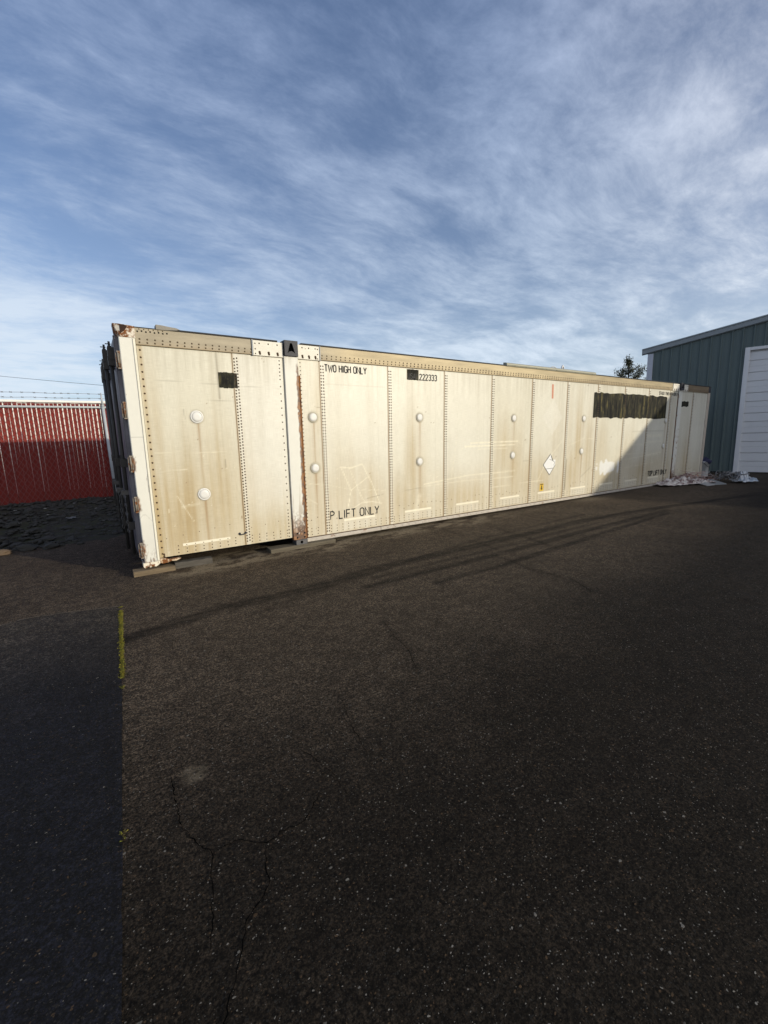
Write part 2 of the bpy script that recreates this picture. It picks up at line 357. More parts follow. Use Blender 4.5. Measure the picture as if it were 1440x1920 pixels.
def side_color(x, z):
    """albedo of the painted side: cream paint, run-off stains, scratches, over-painting"""
    n1 = fbm(x * 1.1, z * .9, 1); st = .55 * vn(x * 24, z * .45, 5) + .45 * vn(x * 62, z * 1.1, 6); st2 = fbm(x * 5, z * .35, 9, 3)
    k = np.floor((x - 2.545) / 1.2215); tone = vn(k * 7.3 + .5, k * 0 + 3.5, 21)
    mixc = lambda c, f, d: c * (1 - f[:, None]) + d * f[:, None]
    c = np.repeat(C_base[None], len(x), 0)
    c = mixc(c, np.clip((tone - .3) * .8 * sst(2.0, 2.6, x) + .35 * (n1 - .35), 0, .8), C_clean)
    c = mixc(c, .75 * ((x > 1.31) & (x < 1.95)) * sst(.2, .9, z + .3 * (n1 - .5)), C_clean)
    low = sst(1.5, .0, z + 1.1 * (n1 - .5)) * (.2 + .85 * st)
    c = mixc(c, np.clip(low * .55, 0, .75), C_tan)
    c = mixc(c, np.clip((st2 - .5) * .8 * (.3 + st), 0, .3), C_grime * 1.15)
    b = np.zeros_like(x)
    for bx, bz, sx, sz, am in BLOBS: b = np.maximum(b, am * np.exp(-((x - bx) / sx) ** 2 - ((z - bz) / sz) ** 2))
    c = mixc(c, np.clip(b * (.22 + 1.35 * st2 * (.3 + 1.0 * st)), 0, .9), C_tan * .9)
    c = mixc(c, np.clip(sst(2.15, 2.68, z + .25 * (st - .5)) * (st - .25) * .55, 0, .5), C_grime)
    for dx, dz in DISCS:
        ln = .35 + .7 * vn(np.array([dx * 9.1]), np.array([dz * 5.3]), 33)[0]
        f = np.exp(-np.abs((x - dx - .01) / .013) ** 1.6) * (z < dz - .05) * np.clip(1 - (dz - .07 - z) / (ln + .45), 0, 1)
        g = np.exp(-((x - dx) / .06) ** 2) * (z < dz) * np.clip(1 - (dz - z) / (ln + .3), 0, 1)
        c = mixc(c, np.clip(f * .62 + g * .2 * (.4 + st), 0, .8), C_brown)
        rr = np.hypot(x - dx, z - dz); c = mixc(c, .45 * np.exp(-((rr - .086) / .012) ** 2), C_grime)
    for sx in [1.29] + SEAMS + [14.99]:
        f = np.exp(-((x - sx + .022) / .0085) ** 2) * .95 + np.exp(-((x - sx + .01) / .022) ** 2) * .18 * (.3 + vn(x * 5, z * 4, 13))  # brown seam line: rust stain plus painted gap shadow along the lap
        c = mixc(c, np.clip(f, 0, .85), C_brown * .9)
        c = mixc(c, .5 * np.exp(-((x - sx - .022) / .02) ** 2) * (x > sx - .012), C_clean)
        c = mixc(c, np.clip(np.exp(-((x - sx + .22) / .01) ** 2) * .12, 0, 1), C_grime)
    c = mixc(c, np.exp(-((x - .205) / .03) ** 2) * .6, C_tan * .9)
    for pts, wd, s in SCR:
        f = np.clip(1.3 - segd(x, z, pts) / wd, 0, 1) * s * (.45 + .8 * vn(x * 30, z * 30, 17)); c = mixc(c, np.clip(f, 0, 1), C_light)
    for pts, wd, s in DARKSCR:
        f = np.clip(1.3 - segd(x, z, pts) / wd, 0, 1) * s; c = mixc(c, np.clip(f, 0, 1), C_grime * .55)
    gd = np.maximum(np.abs(x - 8.15) / .36, 0) + np.abs(z - 1.9) / .42
    c = mixc(c, .42 * sst(1.05, .9, gd + .25 * (n1 - .5)), C_clean * 1.04)
    # white over-painted blot
    ang = np.arctan2((z - .66) * 2.2, x - 10.5); rad = np.hypot((x - 10.5) / .58, (z - .665) / .20)
    edge = .80 + .75 * (vn(x * 10, z * 1.6, 41) - .45) + .30 * (vn(ang * 6 + 20, rad * 0 + 2, 43) - .5)
    c = mixc(c, .93 * sst(edge + .06, edge - .06, rad) * (.75 + .25 * st), C_wht)
    # light rectangles above the sill, small nicks and chips
    for k2 in range(-1, 12):
        x0 = 4.08 + 1.2215 * k2
        c = mixc(c, .28 * ((x > x0) & (x < x0 + .6) & (z > .1) & (z < .27)), C_clean)
    c = mixc(c, .75 * (vn(x * 33, z * 33, 51) > .987), C_brown * .7)
    c = mixc(c, .5 * (vn(x * 21, z * 27, 53) > .975) * (z < 1.4), C_light)
    return np.clip(c, 0.01, .85)


def steps(a, b):
    d = .0125 if a < 2.2 else (.02 if a < 6 else .033)
    return np.linspace(a, b, max(2, int(round((b - a) / d)) + 1))


PX = [(.172, 1.268), (1.268, 1.972), (2.19, 2.523)] + [(s - .022, s + 1.2215 - .022) for s in SEAMS[:-1]] + [(SEAMS[-1] - .022, 13.97), (14.215, 14.968), (14.968, 15.985)]
panels = []
for i, (a, b) in enumerate(PX):
    mb = MB(); zb = .092 if b < 2 else .062
    zs = np.linspace(zb, 2.682, 200 if a < 6 else 120)
    xs = steps(a + .0008, b - .0008)
    mb.gridXZ(xs, zs, 0.0, side_color)
    e0, e1 = a + .0008, b - .0008
    mb.quad([(e0, 0, zb), (e0, .03, zb), (e1, .03, zb), (e1, 0, zb)], 0, C_tan); mb.quad([(e0, .03, 2.682), (e0, 0, 2.682), (e1, 0, 2.682), (e1, .03, 2.682)], 0, C_tan)
    mb.quad([(e0, .03, zb), (e0, 0, zb), (e0, 0, 2.682), (e0, .03, 2.682)], 0, C_tan); mb.quad([(e1, 0, zb), (e1, .03, zb), (e1, .03, 2.682), (e1, 0, 2.682)], 0, C_tan)
    seam = a + .022
    if a > 1 and not (2.1 < a < 2.3) and not (14.1 < a < 14.3):      # lap strip with its double row of rivets
        x0, x1, y = seam - .018, seam + .062, -.0035
        mb.gridXZ(np.linspace(x0, x1, 8), zs, y, side_color)
        mb.quad([(x0, 0, zb), (x0, y, zb), (x0, y, 2.682), (x0, 0, 2.682)][::-1], 0, C_brown); mb.quad([(x1, y, zb), (x1, 0, zb), (x1, 0, 2.682), (x1, y, 2.682)][::-1], 0, C_tan)
        z = zb + .05; pit = .0405 if a < 2 else .0445
        while z < 2.64:
            if seam < 10 or True:
                rr_ = .0112 if a < 2 else .0122; mb.rivet(seam + .004, y, z, rr_, .006); mb.rivet(seam + .040, y, z + (0 if a > 2 else .01), rr_, .006)
            z += pit
    if i == 0:
        z = .14
        while z < 2.66: mb.rivet(.208, 0, z, .0125, .008); z += .083
        for zz in (.105, .13): mb.rivet(.225, 0, zz, .014, .007)
    if i == 1:
        z = .12
        while z < 2.66: mb.rivet(1.915 + (0 if int(z * 40) % 2 else .006), 0, z, .0105, .006); z += (.05 if z > 2.35 or z < .5 else .098)
    if i == 2:
        z = .1
        while z < 2.66: mb.rivet(2.226, 0, z, .009, .006); z += .055
    # rivets into the sill, in short columns
    x = (a if a > 1 else .3) + .1
    while x < b - .03:
        for q in range(3): mb.rivet(x + rnd.uniform(-.003, .003), 0, zb + .035 + q * .045 + rnd.uniform(-.004, .004), .0085, .005)
        if rnd.random() < .6 and x > 2: mb.rivet(x, 0, zb + .25 + rnd.uniform(-.02, .08) * (1 if x > 3 else 1), .0085, .005)
        x += .105
    if b < 2:
        for q in range(5): mb.rivet(a + .1 + q * .2, 0, .33 + .02 * q, .006, .004)
    pl = mb.build('side_panel', [M_panel, M_rivet], CON, True); panels.append(pl)


# ---- posts
def post_color(kind):
    def f(x, z):
        n = fbm(x * 9, z * 3.0, 61, 5); n2 = fbm(x * 30, z * 22, 67, 4)
        c = np.repeat(np.array([(.60, .60, .555)]), len(x), 0)
        mixc = lambda c, f, d: c * (1 - np.clip(f, 0, 1)[:, None]) + np.array(d) * np.clip(f, 0, 1)[:, None]
        if kind == 'corner':
            d = np.full_like(x, 9.)
            for hz in (2.50, 1.93, 1.30, .80, .22): d = np.minimum(d, np.hypot((x + .0) / .035, (z - hz) / .12))
            rust = sst(.95, .45, d * .75 + .9 * (n2 - .5) + .1) * (z < 1.5) + sst(.30, .06, z + .6 * (n2 - .45)) * sst(.42, .52, n2) + sst(2.76, 2.88, z) * sst(.10, .0, x + .2 * (n2 - .5))
            c = mixc(c, .35 * sst(.85, .35, z) * n, (.45, .46, .44)); c = mixc(c, .35 * ((np.abs(x - .152) < .006)), (.35, .3, .2))
            c = mixc(c, .5 * (np.abs(z - 1.62 + .02 * x) < .004), (.3, .3, .28)); c = mixc(c, .6 * (segd(x, z, [(.148, 1.2), (.128, 1.12), (.135, .95), (.15, .7), (.152, .3)]) < .005), (.2, .18, .15))
            c = mixc(c, .4 * (np.abs(z - .62 - .05 * np.sin(x * 30)) < .006), (.3, .3, .28))
            c = mixc(c, (vn(x * 60, z * 45, 71) > .975) * .7, (.2, .13, .08))
        else:
            g = sst(2.05 if kind == 'near' else 99, 2.19 if kind == 'near' else 100, x)
            rust = sst(2.140, 2.156, x + .045 * (n2 - .5)) * sst(2.70, 2.45, z + .4 * (n2 - .5)) if kind == 'near' else sst(.62, .72, n2) * sst(14.02, 13.97, x) * 1.0 + sst(.66, .74, n2) * (z < 1.6)
            rust = rust + sst(.62, .12, z + .5 * (n2 - .5)) * sst(.40, .52, n2 + .25 * sst(.5, .1, z)) + sst(1.985, 1.955, x) * (z < 1.4) * sst(.45, .55, n2)
            c = mixc(c, .5 * sst(.55, .75, vn(x * 70, z * 6, 73)) * sst(1.1, .4, z), (.25, .18, .12))
            c = mixc(c, .5 * sst(2.45, 2.7, z) * vn(x * 45, z * 1.5, 77), (.35, .32, .26))
        rc = np.where((n2 > .55)[:, None], np.array([(.21, .085, .02)]), np.array([(.085, .036, .015)]))
        rust = np.clip(rust, 0, 1)[:, None] * (.95)
        return c * (1 - rust) + rc * rust
    return f


def post(name, x0, x1, y0, y1, z0, z1, kind, parent):
    mb = MB(); f = post_color(kind); r = .007
    mb.gridXZ(np.linspace(x0 + r, x1 - r, 26), np.linspace(z0, z1, 240), y0, f)
    for (xa, ya, xb, yb) in ((x0, y1, x0, y0 + r), (x0, y0 + r, x0 + r, y0), (x1 - r, y0, x1, y0 + r), (x1, y0 + r, x1, y1)):
        zz = np.linspace(z0, z1, 121); vs = []; cs = []
        for z in zz: vs += [(xa, ya, z), (xb, yb, z)]
        cs = f(np.array([xa, xb] * len(zz)), np.repeat(zz, 2)); n = len(zz)
        mb._add(vs, [(2 * i, 2 * i + 1, 2 * i + 3, 2 * i + 2) for i in range(n - 1)], 0, cs)
    mb.quad([(x0, y1, z1), (x0, y0 + r, z1), (x0 + r, y0, z1), (x1 - r, y0, z1), (x1, y0 + r, z1), (x1, y1, z1)], 0, (.3, .28, .25))
    mb.quad([(x0, y1, z0), (x0, y0 + r, z0), (x0 + r, y0, z0), (x1 - r, y0, z0), (x1, y0 + r, z0), (x1, y1, z0)][::-1], 0, (.1, .08, .05))
    return mb.build(name, M_postw, parent, True)


cp = post('corner_post', 0, .168, -.02, .16, .06, 2.755, 'corner', CON)
mb = MB(); mb.bbox((.139, -.031, .07), (.1665, -.0195, 2.75), .005); mb.build('post_lip', mat('post_lip_paint', (.66, .64, .55), .5, noise=.1, nscale=12, rust=(.66, .72, 10)), cp)


def casting(name, x0, x1, y0, y1, z0, z1, hole, mat_, parent, chop=False):
    """corner casting: a box whose front plate has a pocket of the given outline"""
    mb = MB(); cx = sum(p[0] for p in hole) / len(hole); cz = sum(p[1] for p in hole) / len(hole); N = 32; out = []; inn = []

    def hit(poly, t):
        d = (math.cos(t), math.sin(t)); best = None
        for (ax, az), (bx, bz) in zip(poly, poly[1:] + poly[:1]):
            ex, ez = bx - ax, bz - az; den = d[0] * ez - d[1] * ex
            if abs(den) < 1e-9: continue
            s = ((ax - cx) * ez - (az - cz) * ex) / den; u = ((ax - cx) * d[1] - (az - cz) * d[0]) / den
            if s > 0 and -1e-6 <= u <= 1 + 1e-6 and (best is None or s < best): best = s
        return (cx + d[0] * best, cz + d[1] * best)
    rect = [(x0, z0), (x1, z0), (x1, z1), (x0, z1)]
    angs = sorted([2 * math.pi * k / N for k in range(N)] + [math.atan2(z - cz, x - cx) % (2 * math.pi) for x, z in rect + hole])
    for t in angs: out.append(hit(rect, t)); inn.append(hit(hole, t))
    n = len(angs); vs = [(x, y0, z) for x, z in out] + [(x, y0, z) for x, z in inn] + [(x, y0 + .07, z) for x, z in inn] + [(x, y1, z) for x, z in out]
    mb._add(vs, [(i, (i + 1) % n, n + (i + 1) % n, n + i) for i in range(n)])
    mb._add(vs, [(n + i, n + (i + 1) % n, 2 * n + (i + 1) % n, 2 * n + i) for i in range(n)], 1)
    mb._add([(x, y0 + .07, z) for x, z in inn], [tuple(range(n))], 1)
    mb._add(vs, [((i + 1) % n, i, 3 * n + i, 3 * n + (i + 1) % n) for i in range(n)])
    mb._add([(x, y1, z) for x, z in out], [tuple(range(n))[::-1]])
    return mb.build(name, [mat_, M_hole], parent)


tri = lambda x0, x1, z0, z1: [(x0, z0), (x0 + .25 * (x1 - x0), z0 + .16 * (z1 - z0)), ((x0 + x1) / 2, z0 + .22 * (z1 - z0)), (x1 - .25 * (x1 - x0), z0 + .16 * (z1 - z0)), (x1, z0), (x1 - .16 * (x1 - x0), z0 + .42 * (z1 - z0)), ((x0 + x1) / 2 + .016, z1 - .004), ((x0 + x1) / 2, z1), ((x0 + x1) / 2 - .016, z1 - .004), (x0 + .16 * (x1 - x0), z0 + .42 * (z1 - z0))]
_old = lambda x0, x1, z0, z1: [(x0, z0 + .03), ((x0 + x1) / 2, z0 + .042), (x1, z0), (x1 - .2 * (x1 - x0), z0 + .35 * (z1 - z0)), ((x0 + x1) / 2 + .018, z1), ((x0 + x1) / 2 - .03, z1 - .006), (x0 + .1 * (x1 - x0), z0 + .3 * (z1 - z0))]
circ = lambda cx, cz, r: [(cx + r * math.cos(2 * math.pi * k / 16), cz + r * math.sin(2 * math.pi * k / 16)) for k in range(16)]

# corner casting at the top of the corner post: rusty, open towards the door end
mb = MB()
vs = [(.02, -.026, 2.757), (.172, -.026, 2.757), (.172, -.026, 2.885), (.03, -.026, 2.897), (-.03, .03, 2.80), (-.045, .02, 2.905), (.172, .17, 2.885), (.172, .17, 2.757), (-.045, .17, 2.905), (-.03, .17, 2.757), (.0, .0, 2.757)]
mb._add(vs, [(0, 1, 2, 3), (10, 0, 3, 5, 4), (3, 2, 6, 8, 5), (1, 7, 6, 2), (4, 5, 8, 9), (9, 8, 6, 7), (10, 4, 9), (0, 10, 9, 7, 1)])
ct = mb.build('corner_casting', mat('chipped_corner_paint', (.62, .58, .5), .6, noise=.2, nscale=14, rust=(.44, .54, 9), bump=.3, bscale=40), cp)
mb = MB(); mb.quad([(.024, -.0275, 2.893), (.022, -.0275, 2.79), (.035, -.0275, 2.80), (.06, -.0275, 2.82), (.085, -.0275, 2.85), (.10, -.0275, 2.883), (.07, -.0275, 2.893)][::-1]); mb.build('casting_opening', mat('rusty_hole', (.03, .014, .008), .9, noise=.5), ct)
mb = MB()
vs = []
prof = [(-.02, .005), (.0, -.008), (.035, .012), (.05, -.006), (.09, .004), (.12, -.004), (.150, .012), (.17, .03)]
for x, z in prof: vs += [(x, -.024, z), (x, .15, z), (x, -.024, .0585), (x, .15, .0585)]
n = len(prof); fs = []
for i in range(n - 1): fs += [(4 * i, 4 * i + 4, 4 * i + 6, 4 * i + 2), (4 * i + 1, 4 * i + 3, 4 * i + 7, 4 * i + 5), (4 * i, 4 * i + 1, 4 * i + 5, 4 * i + 4), (4 * i + 2, 4 * i + 6, 4 * i + 7, 4 * i + 3)]
fs += [(0, 2, 3, 1), (4 * n - 4, 4 * n - 3, 4 * n - 1, 4 * n - 2)]
mb._add(vs, fs); mb.build('corner_casting', mat('chipped_base_paint', (.64, .6, .5), .6, noise=.2, nscale=14, rust=(.52, .6, 16), bump=.3, bscale=40), cp)
# torn rusty sill stub beside the corner post
mb = MB(); pts = [(.172, .03), (.2, .015), (.26, .02), (.30, .035), (.36, .028), (.42, .05), (.36, .06), (.28, .055), (.24, .075), (.172, .085)]
mb._add([(x, -.012, z) for x, z in pts] + [(x, .05, z) for x, z in pts], [tuple(range(10)), tuple(range(19, 9, -1))] + [(i, 10 + i, 10 + (i + 1) % 10, (i + 1) % 10) for i in range(10)])
mb.build('torn_sill', mat('torn_sill_rust', (.5, .4, .28), .8, rust=(.42, .52, 14), noise=.3, bump=.4), CON)


def lift_post(x0, x1, kind):
    p = post('lift_post', x0, x1, -.030, .06, .0 + .055, 2.70, kind, CON)
    c0 = (x0 + x1) / 2
    casting('corner_casting', c0 - .098, c0 + .098, -.062, .1, 2.702, 2.906, tri(c0 - .058, c0 + .056, 2.735, 2.872), M_cast, p)
    casting('corner_casting', c0 - .075, c0 + .098, -.058, .1, -.03, .053, circ(c0 + .01, .016, .022), M_castlow, p)
    for dx in (-.06, .06):
        for z in (.085, .15): mb = MB(); mb.rivet(c0 + .015 + dx, -.031, z, .016, .008, 0); mb.build('bolt', M_hole, p)
    return p


lp1 = lift_post(1.975, 2.185, 'near'); lp2 = lift_post(13.99, 14.2, 'far')
mb = MB(); mb.box((2.1865, -.018, .06), (2.212, .0, 2.45)); mb.build('rusty_flange', M_rust, lp1)
mb = MB(); mb.box((13.972, -.012, .06), (13.989, .0, 2.6)); mb.build('rusty_flange', M_rust, lp2)


# ---- top rail, plates, gasket, roof
def rail_color(x, z):
    n = fbm(x * 3, z * 20, 81, 4)
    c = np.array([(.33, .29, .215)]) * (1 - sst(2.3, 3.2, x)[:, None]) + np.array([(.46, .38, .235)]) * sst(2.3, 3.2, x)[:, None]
    c = c * (1 - .32 * sst(7.0, 10.5, x)[:, None]) * (1 - np.array([(.45, .5, .5)]) * (x > 14.5)[:, None])  # far run darkened: shade put into the rail colour; end section browner
    c = c * (.75 + .5 * n[:, None]); d = sst(2.76, 2.70, z)[:, None] * .4 * vn(x * 30, z * 4, 83)[:, None]
    return np.clip(c * (1 - d) + np.array((.25, .17, .09)) * d, .02, .8)


for a, b in ((.171, 1.55), (2.53, 13.58), (14.56, 16.0)):
    mb = MB(); y = -.013
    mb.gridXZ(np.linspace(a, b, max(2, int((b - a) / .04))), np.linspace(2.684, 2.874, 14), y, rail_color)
    for qd in ([(a, y, 2.684), (a, .08, 2.684), (b, .08, 2.684), (b, y, 2.684)], [(a, .08, 2.874), (a, y, 2.874), (b, y, 2.874), (b, .08, 2.874)], [(a, .08, 2.684), (a, y, 2.684), (a, y, 2.874), (a, .08, 2.874)], [(b, y, 2.684), (b, .08, 2.684), (b, .08, 2.874), (b, y, 2.874)]):
        mb.quad(qd, 0, (.3, .26, .18))
    mb.bbox((a + .001, y - .006, 2.683), (b - .001, y + .001, 2.692), .002, 0, (.22, .17, .1))
    x = a + .04
    while x < b - .02:
        rq = .0115 if x < 4 else .0145; mb.rivet(x, y, 2.714, rq, .007); mb.rivet(x + .004, y, 2.752, rq, .007); x += .078 if a > 1 else .082
    if a < 1:
        for q in range(8): mb.rivet(.2 + q * .045, y, 2.835 + .006 * (q % 2), .011, .006, 2)
        for q in range(6): mb.rivet(.22 + q * .05, y, 2.862, .008, .004)
    mb.build('top_rail', [M_rail, M_railriv, M_hole], CON, True)
for a, b in ((1.552, 1.972), (2.188, 2.528), (13.60, 13.985), (14.205, 14.54)):
    mb = MB(); mb.bbox((a, -.022, 2.676), (b, .05, 2.872), .004)
    k = 3 if b - a > .3 else 2
    for q in range(k):
        xx = a + (q + .7) * (b - a) / (k + .35)
        mb.rivet(xx, -.022, 2.722, .019, .009, 1); mb.rivet(xx + .004, -.022, 2.702, .017, .007, 1); mb.rivet(xx, -.022, 2.835, .011, .005, 1)
    for z in (2.70, 2.76, 2.83): mb.rivet(a + .03 if a < 2 else b - .03, -.022, z, .01, .006, 1)
    mb.build('rail_plate', [M_plate, M_rivet], CON)
mb = MB(); mb.bbox((1.536, -.03, 2.672), (1.551, .0, 2.88), .003); mb.build('plate_strap', mat('grey_strap', (.2, .22, .25), .5, .4), CON)
mb = MB(); mb.bbox((2.529, -.03, 2.672), (2.541, .0, 2.88), .003); mb.build('plate_strap', mat('grey_strap_dull', (.2, .22, .25), .5, .4), CON)
for a, b in ((.17, .40), (.42, 1.9), (2.25, 6.56), (9.66, 13.9), (14.22, 16.12)):
    mb = MB(); mb.bbox((a, -.018, 2.875), (b, .06, 2.897 if a > .3 else 2.885), .004); mb.build('roof_gasket', M_gasket, CON)
mb = MB(); pr = [(-.028, 2.874), (-.036, 2.90), (-.03, 2.928), (0, 2.944), (.06, 2.95), (.06, 2.874)]
mb._add([(6.56, y, z) for y, z in pr] + [(9.66, y, z) for y, z in pr], [tuple(range(6)), tuple(range(11, 5, -1))] + [(i, 6 + i, 6 + (i + 1) % 6, (i + 1) % 6) for i in range(6)])
for x in np.linspace(6.8, 9.5, 9): mb.rivet(x, -.033, 2.89, .009, .005, 1)
mb.build('roof_edge_strip', [M_roofstrip, M_rivet], CON)
mb = MB(); pts = [(.40, 2.876), (.40, 2.93), (.46, 2.928), (.55, 2.918), (.62, 2.913), (.66, 2.898), (.62, 2.886), (.5, 2.876)]
mb._add([(x, -.026, z) for x, z in pts] + [(x, .1, z) for x, z in pts], [tuple(range(8)), tuple(range(15, 7, -1))] + [(i, 8 + i, 8 + (i + 1) % 8, (i + 1) % 8) for i in range(8)])
mb.build('roof_flashing', mat('bent_flashing', (.2, .19, .17), .6, .3, noise=.3, nscale=14), CON)
mb = MB(); mb.box((.02, .061, 2.84), (16.13, 2.55, 2.884)); mb.build('roof', M_roof, CON)
mb = MB()
mb.tube([(8.05 + .17 * (1 - math.cos(t)), .1, 2.87 + .115 * math.sin(t)) for t in np.linspace(0, math.pi, 10)], .009, 6)
mb.build('roof_wire', mat('roof_wire_grey', (.4, .4, .4), .5, .5), CON)
mb = MB(); mb.tube([(8.52, .1, 2.87), (8.52, .1, 3.0), (8.55, .1, 3.035), (8.58, .1, 3.0), (8.59, .1, 2.87)], .016, 6)
mb.build('roof_hook', mat('roof_hook_white', (.5, .5, .52), .4, .3), CON)

# ---- bottom rail, floor, far posts, back and end
mb = MB()
def brx(a, b, y=-.008): mb.bbox((a, y, -.012), (b, .05, .047), .008)
brx(2.20, 3.55, -.014); brx(3.555, 13.95)
for x in np.arange(3.7, 13.9, .152): mb.rivet(x, -.008, .015, .0075, .004, 1)
mb.build('bottom_rail', [M_brail, M_rivet], CON)
mb = MB()
x = 2.21
while x < 13.9:
    L = rnd.uniform(.1, .4); mb.box((x, -.006, .049 + rnd.uniform(0, .003)), (min(x + L, 13.93), .03, .0605)); x += L + rnd.uniform(.0, .02)
mb.build('rusty_joint', mat('joint_rust', (.09, .055, .03), .9, noise=.6, nscale=18), CON)
mb = MB(); mb.box((.2, .05, .085), (1.95, .8, .0915)); mb.box((.2, .8, .0), (15.9, 2.5, .09))

mb.build('floor_frame', M_dark, CON)
mb = MB(); mb.box((14.21, .0, .0), (16.0, .06, .061)); mb.build('bottom_rail', M_brail, CON)
mb = MB(); mb.bbox((15.987, -.015, -.005), (16.15, .15, 2.70), .008); mb.build('corner_post', mat('end_post_paint', (.42, .37, .31), .6, noise=.2, rust=(.58, .68, 8), nscale=10), CON)
mb = MB(); mb.bbox((16.002, -.02, 2.702), (16.155, .15, 2.9), .01); mb.build('corner_casting', M_cast, CON)
mb = MB(); mb.box((.0, 2.53, -.005), (.16, 2.6, 2.9)); mb.build('corner_post', mat('rear_post_paint', (.45, .42, .36), .6, noise=.2), CON)
mb = MB(); mb.box((.16, 2.55, .0), (16.15, 2.59, 2.883)); mb.build('back_wall', mat('back_wall_paint', (.5, .47, .4), .6, noise=.2), CON)
mb = MB(); mb.box((16.1, .15, .0), (16.15, 2.55, 2.883)); mb.build('end_wall', mat('end_wall_paint', (.5, .47, .4), .6, noise=.2), CON)

# ---- door end
for y0, y1 in ((.05, 1.29), (1.30, 2.53)):
    mb = MB(); mb.box((-.035, y0, .10), (.03, y1, 2.80)); mb.box((-.05, y0 + .02, .12), (-.035, y0 + .06, 2.78)); mb.box((-.05, y1 - .06, .12), (-.035, y1 - .02, 2.78))
    if y0 < 1:
        mb.quad([(-.0365, .07, 2.1), (-.0365, .20, 2.1), (-.0365, .20, 1.55), (-.0365, .07, 1.45)], 1); mb.quad([(-.0365, .07, 1.2), (-.0365, .2, 1.2), (-.0365, .2, .9), (-.0365, .07, .8)], 1)
    mb.build('door_leaf', [M_door, mat('door_scuff', (.05, .045, .05), .6, noise=.3)], CON)
mb = MB(); mb.box((-.01, .1, 2.802), (.1, 2.53, 2.88)); mb.build('door_header', M_door, CON)
mb = MB(); mb.box((-.01, .1, .0), (.1, 2.53, .098)); mb.build('door_sill', M_door, CON)
for hz in (2.50, 1.93, 1.30, .80, .22):
    mb = MB(); mb.tube([(-.022, -.002, hz - .085), (-.022, -.002, hz + .085)], .011, 8)
    mb.box((-.034, -.012, hz + .086), (.012, .03, hz + .10)); mb.box((-.034, -.012, hz - .10), (.012, .03, hz - .086)); mb.box((-.008, -.014, hz - .085), (.0, .03, hz + .085))
    mb.box((-.048, .012, hz - .085), (-.035, .1, hz + .085))
    mb.build('hinge', M_hinge, CON)
for yb, xb, top in ((.30, -.085, 2.70), (.66, -.125, 2.72), (1.85, -.11, 2.72), (2.25, -.11, 2.72)):
    mb = MB(); mb.tube([(xb, yb, .12), (xb, yb, top)], .021, 10)
    for z in (2.52, 1.30, .5):
        mb.box((xb - .03, yb - .04, z - .05), (-.036, yb + .04, z + .05))
    mb.box((xb - .026, yb - .045, top - .16), (xb + .05, yb + .045, top - .02)); mb.tube([(xb, yb, top), (xb, yb, top + .05)], .012, 8); mb.tube([(xb - .04, yb, top + .02), (xb + .02, yb, top + .02)], .006, 6)
    o = mb.build('locking_bar', M_bar, CON)
    mb = MB(); mb.tube([(xb, yb, .95), (xb - .05, yb + .03, .93), (xb - .055, yb + .1, .9), (xb - .05, yb + .12, .55)], .012, 8); mb.box((xb - .06, yb - .02, .90), (xb + .02, yb + .05, .96))
    mb.build('handle', mat('handle_steel', (.10, .095, .09), .6, .3, noise=.4), o)
    if yb < 1:
        mb = MB()
        for q in range(9):
            z = .88 - q * .055; a = q % 2
            mb.tube([(xb - .03 + .012 * math.cos(t) * (1 - a), yb - .02 + .012 * math.cos(t) * a + .01 * math.sin(q), z + .032 * math.sin(t)) for t in np.linspace(0, 2 * math.pi, 9)], .005, 5, cap=False)
        mb.build('chain', mat('chain_steel', (.12, .12, .12), .5, .5), o)

# ---- round caps
for k, (dx, dz) in enumerate(DISCS):
    mb = MB(); r = .073
    mb.lathe_y(dx, dz, [(r * .82, .0), (r * .82, -.012), (r * .77, -.016), (r * .4, -.0165), (.001, -.0165)], 28)
    o = mb.build('round_cap', M_cap, CON)
    mb = MB(); mb.lathe_y(dx, dz, [(r * 1.12, 0), (r * 1.12, -.004), (r * 1.02, -.011), (r * .9, -.011), (r * .82, -.003), (r * .805, -.0015)], 28); mb.f.pop(); mb.mi.pop(); mb.sm.pop()
    mb.build('cap_rim', M_caprim if k > 1 else M_cap, o)

